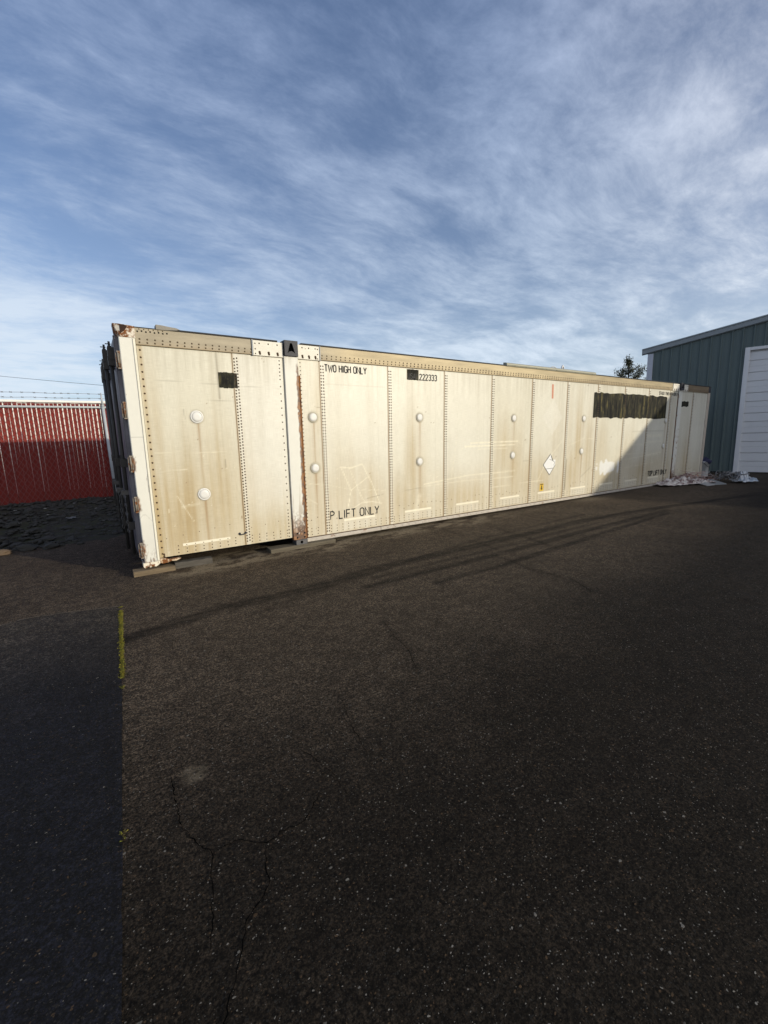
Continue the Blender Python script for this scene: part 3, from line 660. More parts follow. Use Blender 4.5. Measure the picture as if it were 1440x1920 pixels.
# ---- lettering, a condensed stencil hand
def arc(cx, cy, rx, ry, a0, a1, n=8): return [(cx + rx * math.cos(R(a0 + (a1 - a0) * i / n)), cy + ry * math.sin(R(a0 + (a1 - a0) * i / n))) for i in range(n + 1)]
def oval(w=.46): return arc(w / 2, 1 - w / 2, w / 2, w / 2, 0, 180) + arc(w / 2, w / 2, w / 2, w / 2, 180, 360) + [(w, 1 - w / 2)]
GL = {
    'T': (.48, [[(0, 1), (.48, 1)], [(.24, .95), (.24, 0)]]), 'W': (.66, [[(0, 1), (.16, 0), (.33, .8), (.5, 0), (.66, 1)]]),
    'O': (.46, [oval()]), 'H': (.46, [[(0, 1), (0, 0)], [(.46, 1), (.46, 0)], [(.05, .52), (.41, .52)]]), 'I': (.12, [[(.06, 1), (.06, 0)]]),
    'G': (.46, [arc(.23, .77, .23, .23, 10, 180) + arc(.23, .23, .23, .23, 180, 360) + [(.46, .46), (.26, .46)]]),
    'N': (.48, [[(0, 0), (0, 1), (.48, 0), (.48, 1)]]), 'L': (.40, [[(0, 1), (0, 0), (.40, 0)]]),
    'Y': (.5, [[(0, 1), (.25, .45), (.5, 1)], [(.25, .4), (.25, 0)]]), 'P': (.44, [[(0, 0), (0, 1), (.22, 1)] + arc(.22, .76, .22, .24, 90, -90) + [(.05, .52)]]),
    'F': (.42, [[(0, 0), (0, 1), (.42, 1)], [(.05, .53), (.36, .53)]]), 'S': (.44, [arc(.22, .77, .22, .23, 20, 270)[:] + arc(.22, .27, .22, .27, 90, -160)[1:]]),
    'A': (.5, [[(0, 0), (.25, 1), (.5, 0)], [(.13, .32), (.37, .32)]]), 'C': (.46, [arc(.23, .77, .23, .23, 10, 180) + arc(.23, .23, .23, .23, 180, 350)]),
    'K': (.46, [[(0, 1), (0, 0)], [(.05, .4), (.46, 1)], [(.2, .56), (.46, 0)]]), 'U': (.46, [[(0, 1)] + arc(.23, .23, .23, .23, 180, 360) + [(.46, 1)]]),
    'B': (.46, [[(0, .5), (0, 1), (.22, 1)] + arc(.22, .76, .2, .24, 90, -90) + [(.05, .52)], [(0, .45), (0, 0), (.22, 0)] + arc(.22, .24, .24, .24, -90, 90) + [(.05, .48)]]),
    '2': (.44, [arc(.22, .76, .22, .24, 170, -20) + [(0, 0), (.44, 0)]]), '3': (.44, [arc(.22, .77, .22, .23, 160, -80) + arc(.22, .27, .22, .27, 80, -160)]), ' ': (.22, [])}


def lettering(text, x0, x1, z0, z1, y=-.0015, label=None, m_=None, parent=None, sw=.185, lean=0):
    adv = 0; segs = []
    for ch in text:
        wd, st = GL[ch]
        for q, pl in enumerate(st): segs.append(([(adv + px, pz) for px, pz in pl], q))
        adv += wd + .17
    adv -= .17; sx = (x1 - x0) / adv; sz = z1 - z0; mb = MB()
    for pl, q in segs: mb.ribbon([(x0 + px * sx, z0 + pz * sz) for px, pz in pl], sw * sz, y - .0004 * q)
    return mb.build('lettering', m_ or M_ink, parent or CON, label=label)


lettering('TWO HIGH ONLY', 2.613, 3.34, 2.535, 2.632, label='black stencilled TWO HIGH ONLY')
lettering('222333', 4.405, 4.79, 2.503, 2.598, label='black stencilled number 222333')
lettering('P LIFT ONLY', 2.612, 3.525, .285, .413, label='large black stencilled P LIFT ONLY', sw=.15)
lettering('TOP LIFT ONLY', 12.6, 13.71, .30, .43, y=-.0045, label='black stencilled TOP LIFT ONLY', sw=.21)
lettering('STACK TWO HIGH ONLY', 12.84, 13.96, 2.545, 2.625, y=-.0045, label='thin black stencilled STACK TWO HIGH ONLY', sw=.19)


def ragged(name, x0, x1, z0, z1, amp, step, y, seed, label, jag=True):
    r = random.Random(seed); top = []; bot = []; x = x0
    while x < x1:
        top.append((x, z1 + r.uniform(-amp * .3, amp))); bot.append((x, z0 + r.uniform(-amp, amp * .4)))
        x += step * r.uniform(.4, 1.4)
    top.append((x1, z1 - amp * .2)); bot.append((x1, z0)); mb = MB()
    vs = []
    for (a, b), (c, d) in zip(top, bot): vs += [(c, y, d), (a, y, b)]
    mb._add(vs, [(2 * i, 2 * i + 2, 2 * i + 3, 2 * i + 1) for i in range(len(top) - 1)])
    return mb.build(name, M_blk, CON, label=label)


p1 = ragged('paint_patch', 1.078, 1.318, 2.238, 2.43, .008, .02, -.0045, 1, 'small black painted out square')
lettering('B', 1.178, 1.218, 2.29, 2.375, -.0062, None, M_hole, p1, .09)
p2 = ragged('paint_patch', 4.135, 4.385, 2.495, 2.664, .006, .03, -.0015, 2, 'black painted out block before the number')
lettering('USAU', 4.155, 4.37, 2.515, 2.6, -.0032, None, M_inkfaint, p2, .09)
p3 = ragged('paint_patch', 9.69, 13.33, 1.905, 2.485, .030, .11, -.0048, 3, 'long ragged black painted out panel')
p4 = ragged('paint_patch', 14.25, 14.72, 2.255, 2.395, .02, .1, -.0015, 4, 'small black painted square by the far post')
# tape strips, placard, sticker
for k, (a, b, z0) in enumerate([(.457, 1.064, .203), (2.855, 3.44, .232)] + [(4.07 + 1.2215 * q, 4.67 + 1.2215 * q, .232) for q in range(8)]):
    mb = MB(); sl = (b - a) * .006
    mb.quad([(a, -.0025, z0), (b, -.0025, z0 + sl), (b, -.0025, z0 + sl + .034), (a, -.0025, z0 + .034)]); mb.build('reflective_strip', M_tape, CON)
    if a > 4:
        pass
mb = MB(); X, Z = 8.12, .865; a, b = .235, .235
mb.quad([(X - a, -.003, Z), (X, -.003, Z - b), (X + .19, -.003, Z - .03), (X + .2, -.003, Z + .10), (X + .08, -.003, Z + .10), (X + .02, -.003, Z + .225)])
pc = mb.build('hazard_placard', M_white, CON, label='torn white diamond placard')
mb = MB(); mb.ribbon([(X + .01, Z + .235), (X - a, Z), (X, Z - b), (X + .2, Z - .02)], .012, -.0035); mb.ribbon([(X - .13, Z - .095), (X + .12, Z - .09)], .008, -.0045)
mb.ribbon([(X + .03, Z + .20), (X + .1, Z + .08)], .02, -.004); mb.ribbon([(X - .02, Z + .11), (X + .09, Z + .09), (X + .17, Z + .04), (X + .14, Z - .03)], .008, -.004)
mb.build('placard_outline', M_ink, pc)
mb = MB(); mb.quad([(8.07, -.002, 2.30), (8.13, -.002, 2.30), (8.12, -.002, 2.60), (8.06, -.002, 2.60)]); mb.build('red_tape', M_red, CON)
mb = MB(); mb.quad([(7.80, -.002, .29), (7.93, -.002, .29), (7.93, -.002, .455), (7.80, -.002, .455)]); stk = mb.build('warning_sticker', M_yellow, CON, label='small yellow sticker with a black arrow')
mb = MB(); mb.quad([(7.815, -.0028, .425), (7.915, -.0028, .425), (7.915, -.0028, .445), (7.815, -.0028, .445)]); mb.quad([(7.85, -.0028, .35), (7.88, -.0028, .35), (7.88, -.0028, .41), (7.85, -.0028, .41)])
mb.quad([(7.865, -.0028, .305), (7.905, -.0028, .349), (7.825, -.0028, .349)]); mb.build('arrow', M_ink, stk)
mb = MB(); mb.tube([(1.19, -.012, .262), (1.21, -.02, .25), (1.25, -.02, .253), (1.28, -.012, .268)], .008, 6); mb.lathe_y(1.195, .265, [(.017, 0), (.015, -.014), (.001, -.016)], 10); mb.lathe_y(1.278, .268, [(.017, 0), (.015, -.014), (.001, -.016)], 10)
mb.build('grab_loop', M_cast, CON)

# ------------------------------------------------------------------ timber under the container
def timber(x0, x1, y0, y1, z0, z1, material, label, rz=0.0, notch=False):
    mb = MB(); L = x1 - x0; D = y1 - y0; h = z1 - z0; r = .008; n = 7; vs = []; rr = random.Random(int(x0 * 100))
    for i in range(n):
        x = -L / 2 + L * i / (n - 1); j = lambda: rr.uniform(-.004, .004)
        vs += [(x, -D / 2 + j(), 0), (x, -D / 2 + j(), h - r), (x, -D / 2 + r, h + j()), (x, D / 2 - r, h + j()), (x, D / 2, h - r), (x, D / 2, 0)]
    fs = [(6 * i + k, 6 * i + 6 + k, 6 * i + 6 + (k + 1) % 6, 6 * i + (k + 1) % 6) for i in range(n - 1) for k in range(6)]
    mb._add(vs, fs + [tuple(range(6))[::-1], tuple(6 * (n - 1) + k for k in range(6))])
    o = mb.build('timber_block', material, loc=((x0 + x1) / 2, (y0 + y1) / 2, z0)); o.rotation_euler.z = rz
    return tag(o, label, 'timber', 'timbers under the container')


timber(-.14, .33, -.075, .10, .0, .06, M_wood, 'brown timber block under the white corner post')
timber(.34, .80, -.03, .11, .0, .075, M_woodg, 'dark grey timber lying just right of the corner post block', -.04)
timber(1.60, 2.64, -.09, .12, .0, .055, mat('grey_brown_timber', (.105, .09, .065), .9, noise=.75, nscale=9, stretch=(.35, 7, 9), bump=.6), 'long grey timber under the near lift post', -.02)

# ------------------------------------------------------------------ ground
TRACKS = [([(-1.8, -2.2), (-1.14, -2.08), (-.37, -2.01), (.51, -1.81), (1.29, -1.82), (2.51, -1.65), (4.22, -1.66), (7.05, -1.6), (9.53, -1.87), (10.87, -2.15), (14, -2.6)], .10, .8),
          ([(1.95, -2.17), (2.79, -2.16), (4.21, -2.17), (6.22, -2.11), (9.06, -2.08)], .07, .8), ([(2.64, -2.54), (3.67, -2.55), (5.72, -2.42), (8.75, -2.21)], .06, .8),
          ([(.73, -2.12), (1.63, -1.91), (2.82, -1.69), (4.51, -1.38), (7.5, -1.25)], .05, .45), ([(2.2, -1.95), (4, -1.95), (7, -1.85)], .05, .5)]
WET = [([(5.68, -.11), (5.18, -1.45), (4.87, -2.54)], .05, .5), ([(3.95, -2.3), (3.79, -2.93), (3.87, -3.37), (3.66, -3.74)], .035, .5), ([(4.62, -.38), (4.34, -1.32), (4.21, -1.98)], .04, .5), ([(3.87, -2.71), (3.8, -3.54)], .03, .4),
       ([(1.58, -3.04), (1.48, -3.35), (1.45, -3.56), (1.31, -3.87)], .02, .6), ([(.72, -3.85), (.59, -4.38)], .02, .4), ([(6.7, -.4), (6.6, -1.6)], .05, .3)]


def grid_axis(fine, coarse):
    return np.array(sorted(set(np.round(np.concatenate([fine] + coarse), 4))))


gx = grid_axis(np.concatenate([np.arange(-3.2, 6, .045), np.arange(6, 20, .09)]), [np.array([-900, -300, -100, -40, -20, -10, -6, -4.5]), np.array([21, 24, 30, 45, 100, 300, 900])])
gy = grid_axis(np.concatenate([np.arange(-6.2, 1.2, .03), np.arange(1.2, 4, .1)]), [np.array([-900, -300, -100, -40, -20, -12, -8]), np.array([5, 7, 10, 15, 30, 60, 150, 400, 900])])
GX, GY = np.meshgrid(gx, gy); x, y = GX.ravel(), GY.ravel()
n1 = fbm(x * .6, y * .6, 101); n2 = fbm(x * 3, y * 3, 105)
tone = (1.0 + .35 * (n1 - .5) + .25 * (n2 - .5)) * (.12 + .88 * sst(-5.35, -3.0, y - .16 * x + .9 * (n1 - .5)))  # lens vignette put into the tone: asphalt darkens towards the camera
for pts, wd, s in TRACKS:
    d = segd(x, y, pts); tone *= 1 - np.clip(s * 1.3 * np.exp(-(d / (wd * 1.1)) ** 4) * (.35 + .8 * vn(x * 2.5, y * 45, 111)) * (.5 + .7 * vn(x * 14, y * 14, 112)), 0, .8)
for pts, wd, s in WET: tone *= 1 - s * .7 * np.exp(-(segd(x + .05 * (vn(x * 9, y * 9, 115) - .5), y, pts) / wd) ** 2)
dry_glow = sst(-.62, -.25, y + .3 * (vn(x * 1.7, y * 2, 121) - .5)) * (y < .4) * sst(7.5, 5.0, x) * sst(-.1, .5, x)
dry_glow = dry_glow * sst(.36, .52, .6 * vn(x * 4.5, y * 9, 125) + .4 * vn(x * 11, y * 20, 127))
dry_glow = np.maximum(dry_glow, .55 * np.exp(-((x - 9.5) / .6) ** 2 - ((y + .25) / .25) ** 2)); dry_glow = np.maximum(dry_glow, .3 * np.exp(-((x - 7.2) / .5) ** 2 - ((y + .3) / .12) ** 2))  # far blob paints light reflected off the container side onto the ground
dry_glow = np.maximum(dry_glow, .45 * (np.hypot((x + .17) / .05, (y + 3.98) / .07) + .5 * (vn(x * 40, y * 40, 129) - .5) < .9))
gcol = np.ones((len(x), 4), np.float32); gcol[:, 0] = np.clip(tone, .2, 2); gcol[:, 1] = np.clip(dry_glow, 0, 1); gcol[:, 2] = sst(-4.2, -2.2, y)


def asphalt_mat(name, base, base2, chip=.07, use_attr=True, spec=.10, rough=.75, cb=1.0, y_fade=False):
    M = bpy.data.materials.new(name); M.use_nodes = True; t = NT(M.node_tree); b = t.n['Principled BSDF']
    geo = t.add('ShaderNodeNewGeometry'); v = geo.outputs['Position']
    c = t.mix(t.ramp(t.noise(v, 1.1, 6, .65), .3, .7), base, base2)
    if y_fade:  # browner towards the container, dark blue-grey towards the camera
        sy_ = t.add('ShaderNodeSeparateXYZ'); t.link(v, sy_.inputs[0]); ww = t.ramp(t.math('ADD', sy_.outputs[1], t.math('MULTIPLY', t.noise(v, 2.2, 4, .6), 1.3)), -2.5, .2); c = t.mix(ww, c, (.046, .038, .029))
    for sc, lo in ((9, .72), (34, .50), (80, .15), (170, .35)):
        c = t.mix(1.0, c, t.mix(t.ramp(t.noise(v, sc, 3, .6), .32, .68), (lo,) * 3, (2 - lo,) * 3), 'MULTIPLY')
    hsum = t.noise(v, 75, 5, .75); dm = None
    if use_attr:
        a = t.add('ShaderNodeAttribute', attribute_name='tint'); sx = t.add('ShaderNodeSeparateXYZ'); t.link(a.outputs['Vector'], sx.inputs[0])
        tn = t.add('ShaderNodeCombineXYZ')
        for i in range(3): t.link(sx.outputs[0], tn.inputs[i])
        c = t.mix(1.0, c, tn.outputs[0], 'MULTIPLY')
        dm = t.math('MULTIPLY', sx.outputs[1], t.ramp(t.noise(v, 22, 6, .75), .30, .58)); c = t.mix(dm, c, (.21, .175, .125))
    wv_ = t.add('ShaderNodeTexNoise'); wv_.inputs['Scale'].default_value = 60; t.link(v, wv_.inputs['Vector']); ws_ = t.add('ShaderNodeVectorMath', operation='SCALE'); t.link(wv_.outputs['Color'], ws_.inputs[0]); ws_.inputs['Scale'].default_value = .014
    wa_ = t.add('ShaderNodeVectorMath', operation='ADD'); t.link(v, wa_.inputs[0]); t.link(ws_.outputs[0], wa_.inputs[1])
    for sc, frac, br in ((150, chip * 3.6, .60), (105, chip * 2.6, .58), (60, chip * .5, .45)):
        vo = t.add('ShaderNodeTexVoronoi'); vo.inputs['Scale'].default_value = sc; vo.inputs['Randomness'].default_value = 1; t.link(t.mapping(wa_.outputs[0], (1, 1.3, .2), (0, 0, .4)), vo.inputs['Vector'])
        sp_ = t.add('ShaderNodeSeparateXYZ'); t.link(vo.outputs['Color'], sp_.inputs[0])
        msk = t.math('MULTIPLY', t.math('LESS_THAN', sp_.outputs[0], frac), t.math('LESS_THAN', vo.outputs['Distance'], t.math('ADD', .12, t.math('MULTIPLY', sp_.outputs[1], .33))))
        k = br * cb; cc = t.mix(t.math('POWER', sp_.outputs[2], 3.5), (.035 * k, .032 * k, .028 * k), (.42 * k, .395 * k, .35 * k)); cc = t.mix(t.math('GREATER_THAN', sp_.outputs[1], .95), cc, (.13 * k, .085 * k, .05 * k))
        c = t.mix(msk, c, cc); hsum = t.math('ADD', hsum, t.math('MULTIPLY', msk, .4))
    t.link(c, b.inputs['Base Color']); b.inputs['Specular IOR Level'].default_value = spec
    t.link(t.math('ADD', rough - .12, t.math('MULTIPLY', t.noise(v, 5, 4, .6), .25)), b.inputs['Roughness'])
    bn = t.add('ShaderNodeBump'); bn.inputs['Strength'].default_value = 1.0; bn.inputs['Distance'].default_value = .012
    t.link(hsum, bn.inputs['Height']); t.link(bn.outputs[0], b.inputs['Normal'])
    return M


M_asph = asphalt_mat('asphalt', (.054, .0410, .0290), (.072, .0550, .0390), .10)
me = bpy.data.meshes.new('ground'); nx, ny = len(gx), len(gy)
ii, jj = np.meshgrid(np.arange(nx - 1), np.arange(ny - 1)); a0 = (jj * nx + ii).ravel()
me.from_pydata(np.stack([x, y, np.zeros_like(x)], -1).tolist(), [], np.stack([a0, a0 + 1, a0 + nx + 1, a0 + nx], -1).tolist())
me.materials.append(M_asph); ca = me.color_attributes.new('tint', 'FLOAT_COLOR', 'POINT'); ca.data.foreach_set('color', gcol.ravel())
g = bpy.data.objects.new('ground', me); COL.objects.link(g); tag(g, kind='structure')

# darker newer asphalt on the left, laid against a straight joint
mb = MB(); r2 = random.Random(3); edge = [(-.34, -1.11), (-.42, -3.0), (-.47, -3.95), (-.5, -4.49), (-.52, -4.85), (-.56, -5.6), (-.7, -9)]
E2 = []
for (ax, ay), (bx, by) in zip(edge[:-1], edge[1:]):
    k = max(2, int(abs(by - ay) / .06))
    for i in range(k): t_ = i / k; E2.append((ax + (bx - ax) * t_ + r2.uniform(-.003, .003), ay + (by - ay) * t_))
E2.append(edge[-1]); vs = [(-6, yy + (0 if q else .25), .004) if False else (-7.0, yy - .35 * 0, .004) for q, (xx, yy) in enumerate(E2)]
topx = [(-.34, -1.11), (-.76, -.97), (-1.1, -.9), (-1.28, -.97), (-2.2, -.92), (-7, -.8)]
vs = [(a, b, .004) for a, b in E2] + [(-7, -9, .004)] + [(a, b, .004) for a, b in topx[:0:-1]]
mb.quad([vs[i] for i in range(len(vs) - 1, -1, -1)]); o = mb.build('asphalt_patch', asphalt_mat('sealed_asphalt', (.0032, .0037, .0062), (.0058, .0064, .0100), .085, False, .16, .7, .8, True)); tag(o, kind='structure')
bpy.context.view_layer.update()
# joints and cracks
CR = [([(-.26, -3.9), (-.27, -4.12), (-.27, -4.26), (-.22, -4.41), (-.19, -4.46), (-.22, -4.59), (-.24, -4.71), (-.27, -4.81)], .006), ([(-.19, -4.46), (-.1, -4.46), (-.05, -4.5), (0, -4.55), (.07, -4.53), (.17, -4.54), (.22, -4.51), (.3, -4.42)], .005),
      ([(0, -4.55), (-.04, -4.65), (-.03, -4.7), (-.09, -4.75), (-.15, -4.79), (-.2, -4.89), (-.24, -4.95), (-.28, -5.02), (-.33, -5.3)], .006), ([(1.58, -3.04), (1.48, -3.35), (1.45, -3.56), (1.31, -3.87)], .006),
      ([(.33, -4.09), (.39, -4.36), (.39, -4.56)], .004), ([(.06, -4.88), (.05, -4.97)], .005), ([(.72, -3.85), (.65, -4.1), (.59, -4.38)], .004), ([(4.23, -4.38), (4.16, -4.66)], .006), ([(5.4, -.3), (5.2, -1.4), (4.9, -2.5)], .008), ([(3.95, -2.3), (3.79, -2.93), (3.87, -3.37), (3.66, -3.74)], .007)]
mb = MB()
for pts, wd in CR:
    q = []
    for (ax, ay), (bx, by) in zip(pts[:-1], pts[1:]):
        k = max(2, int(math.hypot(bx - ax, by - ay) / .018))
        for i in range(k): t_ = i / k; q.append((ax + (bx - ax) * t_ + r2.uniform(-.006, .006), ay + (by - ay) * t_ + r2.uniform(-.006, .006)))
    q.append(pts[-1]); mb.ribbon(q, [wd * r2.uniform(.2, .95) * (1 if 2 < i < len(q) - 3 else .5) for i in range(len(q))], .004, 'XY')
o = mb.build('asphalt_crack', mat('crack_dark', (.003, .003, .003), 1.0, spec=.0)); tag(o, kind='structure')
mb = MB(); q = []
for (ax, ay), (bx, by) in zip(topx[:-2], topx[1:-1]):
    for i in range(12): t_ = i / 12; q.append((ax + (bx - ax) * t_ + r2.uniform(-.006, .006), ay + (by - ay) * t_ + r2.uniform(-.004, .004)))
mb.ribbon(q, [r2.uniform(.003, .014) for _ in q], .008, 'XY'); o = mb.build('asphalt_joint', mat('dusty_joint', (.11, .095, .075), .9, noise=.6, nscale=30)); tag(o, kind='structure')

# moss in the joint
mb = MB()
def edge_x(yy):
    for (ax, ay), (bx, by) in zip(edge[:-1], edge[1:]):
        if by <= yy <= ay: return ax + (bx - ax) * (yy - ay) / (by - ay)
    return -.5
for k in range(3400):
    yy = -1.13 - 1.85 * r2.random() ** 1.15 if k < 3360 else (r2.choice([-2.85, -4.15]) + r2.gauss(0, .02))
    if k < 3360 and vn(np.array([yy * 9]), np.array([3.3]), 131)[0] < .10 + .38 * (yy < -2.72): continue
    xx = edge_x(yy) + r2.gauss(.004, .008); h = r2.uniform(.002, .008); a_ = r2.uniform(0, 6.28); d = r2.uniform(.003, .008)
    c = Vector((xx, yy, .004)); u = Vector((math.cos(a_), math.sin(a_), 0)) * d
    mb.quad([c - u, c + u, c + u * .4 + Vector((r2.uniform(-.006, .006), r2.uniform(-.006, .006), h))])
o = mb.build('moss', mat('yellow_green_moss', (.15, .13, .014), .9, noise=.5, nscale=90, col2=(.09, .10, .012)))
tag(o, 'thin yellow green moss growing along the asphalt joint', 'moss', kind='stuff')

# ------------------------------------------------------------------ rocks on the bank behind
def bank_z(xx, yy):
    return .22 * float(sst(2.6, 6.6, np.array(yy))) + .10 * float(sst(3.0, 4.5, np.array(yy)))


mb = MB(); xs = np.linspace(-9, 1.6, 44); ys = np.linspace(2.3, 12, 34); vs = []
for yy in ys:
    for xx in xs: vs.append((xx, yy + .2 * math.sin(xx * 2.1), bank_z(xx, yy) + .02 * rnd.random() - .02))
mb._add(vs, [(j * 44 + i, j * 44 + i + 1, j * 44 + 45 + i, j * 44 + 44 + i) for j in range(33) for i in range(43)], 0, None, True)
o = mb.build('gravel_bank', mat('dark_gravel_soil', (.016, .014, .010), .95, noise=.6, nscale=9, col2=(.022, .024, .008), bump=.6, bscale=30)); tag(o, kind='structure')


def rock_mesh(r, sx, sy, sz, seed):
    bm = bmesh.new(); bmesh.ops.create_icosphere(bm, subdivisions=2, radius=1); rr = random.Random(seed); ph = [rr.uniform(0, 6) for _ in range(6)]
    for v in bm.verts:
        d = v.co.normalized(); k = 1 + .16 * math.sin(3 * d.x + ph[0]) + .14 * math.sin(4 * d.y + ph[1]) + .12 * math.sin(5 * d.z + 2 * d.x + ph[2]) + rr.uniform(-.09, .09)
        v.co = Vector((d.x * sx, d.y * sy, d.z * sz)) * (r * k)
    return bm


M_rock = mat('dark_basalt', (.030, .029, .026), .85, noise=.5, nscale=7, bump=.5, bscale=22, col2=(.022, .021, .018)); M_rockw = mat('brown_stone', (.09, .062, .04), .85, noise=.4, nscale=9, bump=.5, bscale=22)
mb = MB(); protos = []
for s in range(8):
    bm = rock_mesh(1, 1.3, 1, .62, s); bm.verts.ensure_lookup_table(); protos.append(([v.co.copy() for v in bm.verts], [tuple(v.index for v in f.verts) for f in bm.faces])); bm.free()
for k in range(2400):
    yy = 2.65 + 4.5 * rnd.random() ** 1.1; xx = rnd.uniform(-6, 1.0)
    if yy < 3.1 and xx > -.7: continue
    pv, pf = protos[k % 8]; r_ = rnd.uniform(.015, .05); a_ = rnd.uniform(0, 6.28); ca_, sa_ = math.cos(a_), math.sin(a_); z = bank_z(xx, yy)
    mb._add([(xx + r_ * (p.x * ca_ - p.y * sa_), yy + r_ * (p.x * sa_ + p.y * ca_), z + r_ * (p.z + .25)) for p in pv], pf, 0, None, True)
o = mb.build('bank_rubble', M_rock); tag(o, 'dark broken stone rubble covering the bank below the fence', 'rubble', kind='stuff')
BIG = [(-1.70, 2.60, .13, 1, 'brown sunlit flat rock at the far left foot of the bank'), (-1.86, 2.50, .08, 1, 'small tan rock at the left frame edge of the bank'), (-1.42, 2.72, .17, 0, 'rounded grey rock right of the brown rock at the bank foot'), (-1.14, 2.62, .14, 0, 'long flat grey rock along the asphalt edge'),
       (-1.62, 3.05, .13, 0, ''), (-1.2, 3.2, .15, 0, ''), (-.85, 3.05, .12, 0, ''), (-1.85, 3.5, .16, 0, ''), (-1.4, 3.8, .14, 0, ''), (-.95, 3.75, .13, 0, ''), (-.6, 3.6, .12, 0, ''), (-1.75, 4.4, .15, 0, ''), (-1.15, 4.5, .14, 0, ''), (-.5, 4.5, .12, 0, ''), (-.3, 5.2, .13, 0, ''), (-1.6, 5.4, .15, 0, ''), (-.9, 5.5, .14, 0, ''), (-2.2, 3.1, .15, 0, ''), (-2.4, 4.2, .16, 0, '')]
for k, (xx, yy, r_, mt, lb) in enumerate(BIG):
    bm = rock_mesh(r_ * .58, 1.35, 1.0, .62, 50 + k); me = bpy.data.meshes.new('rock'); bm.to_mesh(me); bm.free()
    for p in me.polygons: p.use_smooth = False
    me.materials.append(M_rockw if mt else M_rock); o = bpy.data.objects.new('rock', me); COL.objects.link(o); o.location = (xx, yy, bank_z(xx, yy) + r_ * .25); o.rotation_euler = (0, 0, k * 1.3)
    tag(o, lb or 'large dark rock lying among the shaded rubble', 'rock', 'large rocks on the bank')
# scraps of litter on the bank
M_scrap = mat('pale_scrap', (.30, .29, .27), .6, noise=.3, nscale=20)
def scrap(xx, yy, s, label, m_=M_scrap, seed=1):
    rr = random.Random(seed); mb = MB(); n = 5; vs = []
    for j in range(n):
        for i in range(n): vs.append((xx + s * (i / 4 - .5) + rr.uniform(-.1, .1) * s, yy + s * (j / 4 - .5) * .7 + rr.uniform(-.1, .1) * s, bank_z(xx, yy) + .055 + rr.uniform(0, .3) * s))
    mb._add(vs, [(j * n + i, j * n + i + 1, j * n + n + i + 1, j * n + n + i) for j in range(n - 1) for i in range(n - 1)], 0, None, True)
    return tag(mb.build('litter_scrap', m_), label, 'litter', 'scraps of litter on the bank')


scrap(-.87, 4.25, .16, 'crumpled grey plastic scrap in the middle of the rocks', mat('grey_plastic', (.12, .12, .12), .5, noise=.3), 1)
for k, (xx, yy) in enumerate([(-.25, 6.2), (-.85, 5.85), (-1.35, 5.5), (-1.85, 5.6), (-1.25, 4.8), (-.6, 3.35), (-.35, 3.9), (-1.65, 4.3), (-.45, 5.0)]):
    scrap(xx, yy, .045, 'tiny white scrap of litter among the dark rocks', seed=k + 5)

# ------------------------------------------------------------------ red slatted chain link fence
FY, FX0, FX1 = 7.3, -8.2, 4.4
FEN = empty('slatted_fence', (FX0, FY, .2), label='dark red slatted chain link fence topped with barbed wire', cat='fence')
def fb(mb, name, m_): 
    mb.v = [(a - FX0, b - FY, c - .2) for a, b, c in mb.v]; return mb.build(name, m_, FEN)
M_slat = mat('red_slat', (.19, .023, .018), .6, spec=.15, noise=.22, nscale=5, stretch=(14, 1, .6), col2=(.15, .017, .014)); M_galv = mat('galvanised_steel', (.36, .39, .42), .5, .1, noise=.2, nscale=10)
M_wire = mat('red_brown_mesh_wire', (.20, .075, .07), .5, .0)
mb = MB(); x_ = FX0
while x_ < FX1:
    wd = rnd.uniform(.0835, .0875); dx = rnd.uniform(-.003, .003); dz = rnd.uniform(-.015, .012); lean = rnd.uniform(-.005, .005); y0 = FY + (.006 if len(mb.v) // 20 % 2 else -.006) + rnd.uniform(-.002, .002); kink = rnd.uniform(-.005, .005)
    prof = [(.25 + dz, 0), (.9, kink * .4), (1.45, kink), (1.95, kink * .3), (2.665 + dz, lean)]; vs = []
    for z, o_ in prof:
        w2 = wd - (.014 if z > 1.9 else (.003 if z > 1.4 else 0)) - rnd.uniform(0, .004); xl = x_ + dx + o_ + (wd - w2) / 2
        vs += [(xl, y0, z), (xl + w2, y0 + .004, z), (xl + w2, y0 + .010, z), (xl, y0 + .006, z)]
    mb._add(vs, [(4 * i + k, 4 * i + (k + 1) % 4, 4 * i + 4 + (k + 1) % 4, 4 * i + 4 + k) for i in range(4) for k in range(4)] + [(16, 17, 18, 19)])
    x_ += .0855
fb(mb, 'slats', M_slat)
mb = MB(); mb.tube([(FX0, FY - .045, 2.575), (FX1, FY - .045, 2.575)], .027, 10); fb(mb, 'top_rail', M_galv)
mb = MB()
for k in range(-22, 130):
    for sgn in (1, -1):
        xa = FX0 + k * .105; L = 2.32; xb = xa + sgn * L * .62 if sgn > 0 else xa - L * .62
        mb.tube([(xa, FY - .022 + .004 * sgn, .27), (xb, FY - .022 + .004 * sgn, 2.59)], .0042, 4, cap=False)
fb(mb, 'chain_link', M_wire)
for px in (-6.3, -3.15, .0, 3.15):
    mb = MB(); mb.tube([(px + .02, FY - .10, .0), (px - .015, FY - .085, 2.60)], .036, 10); mb.tube([(px - .015, FY - .085, 2.60), (px - .02, FY - .09, 2.93)], [.03, .012], 8)
    mb.tube([(px - .015, FY - .085, 2.60), (px - .015, FY - .085, 2.625)], .042, 10)
    fb(mb, 'post', M_galv)
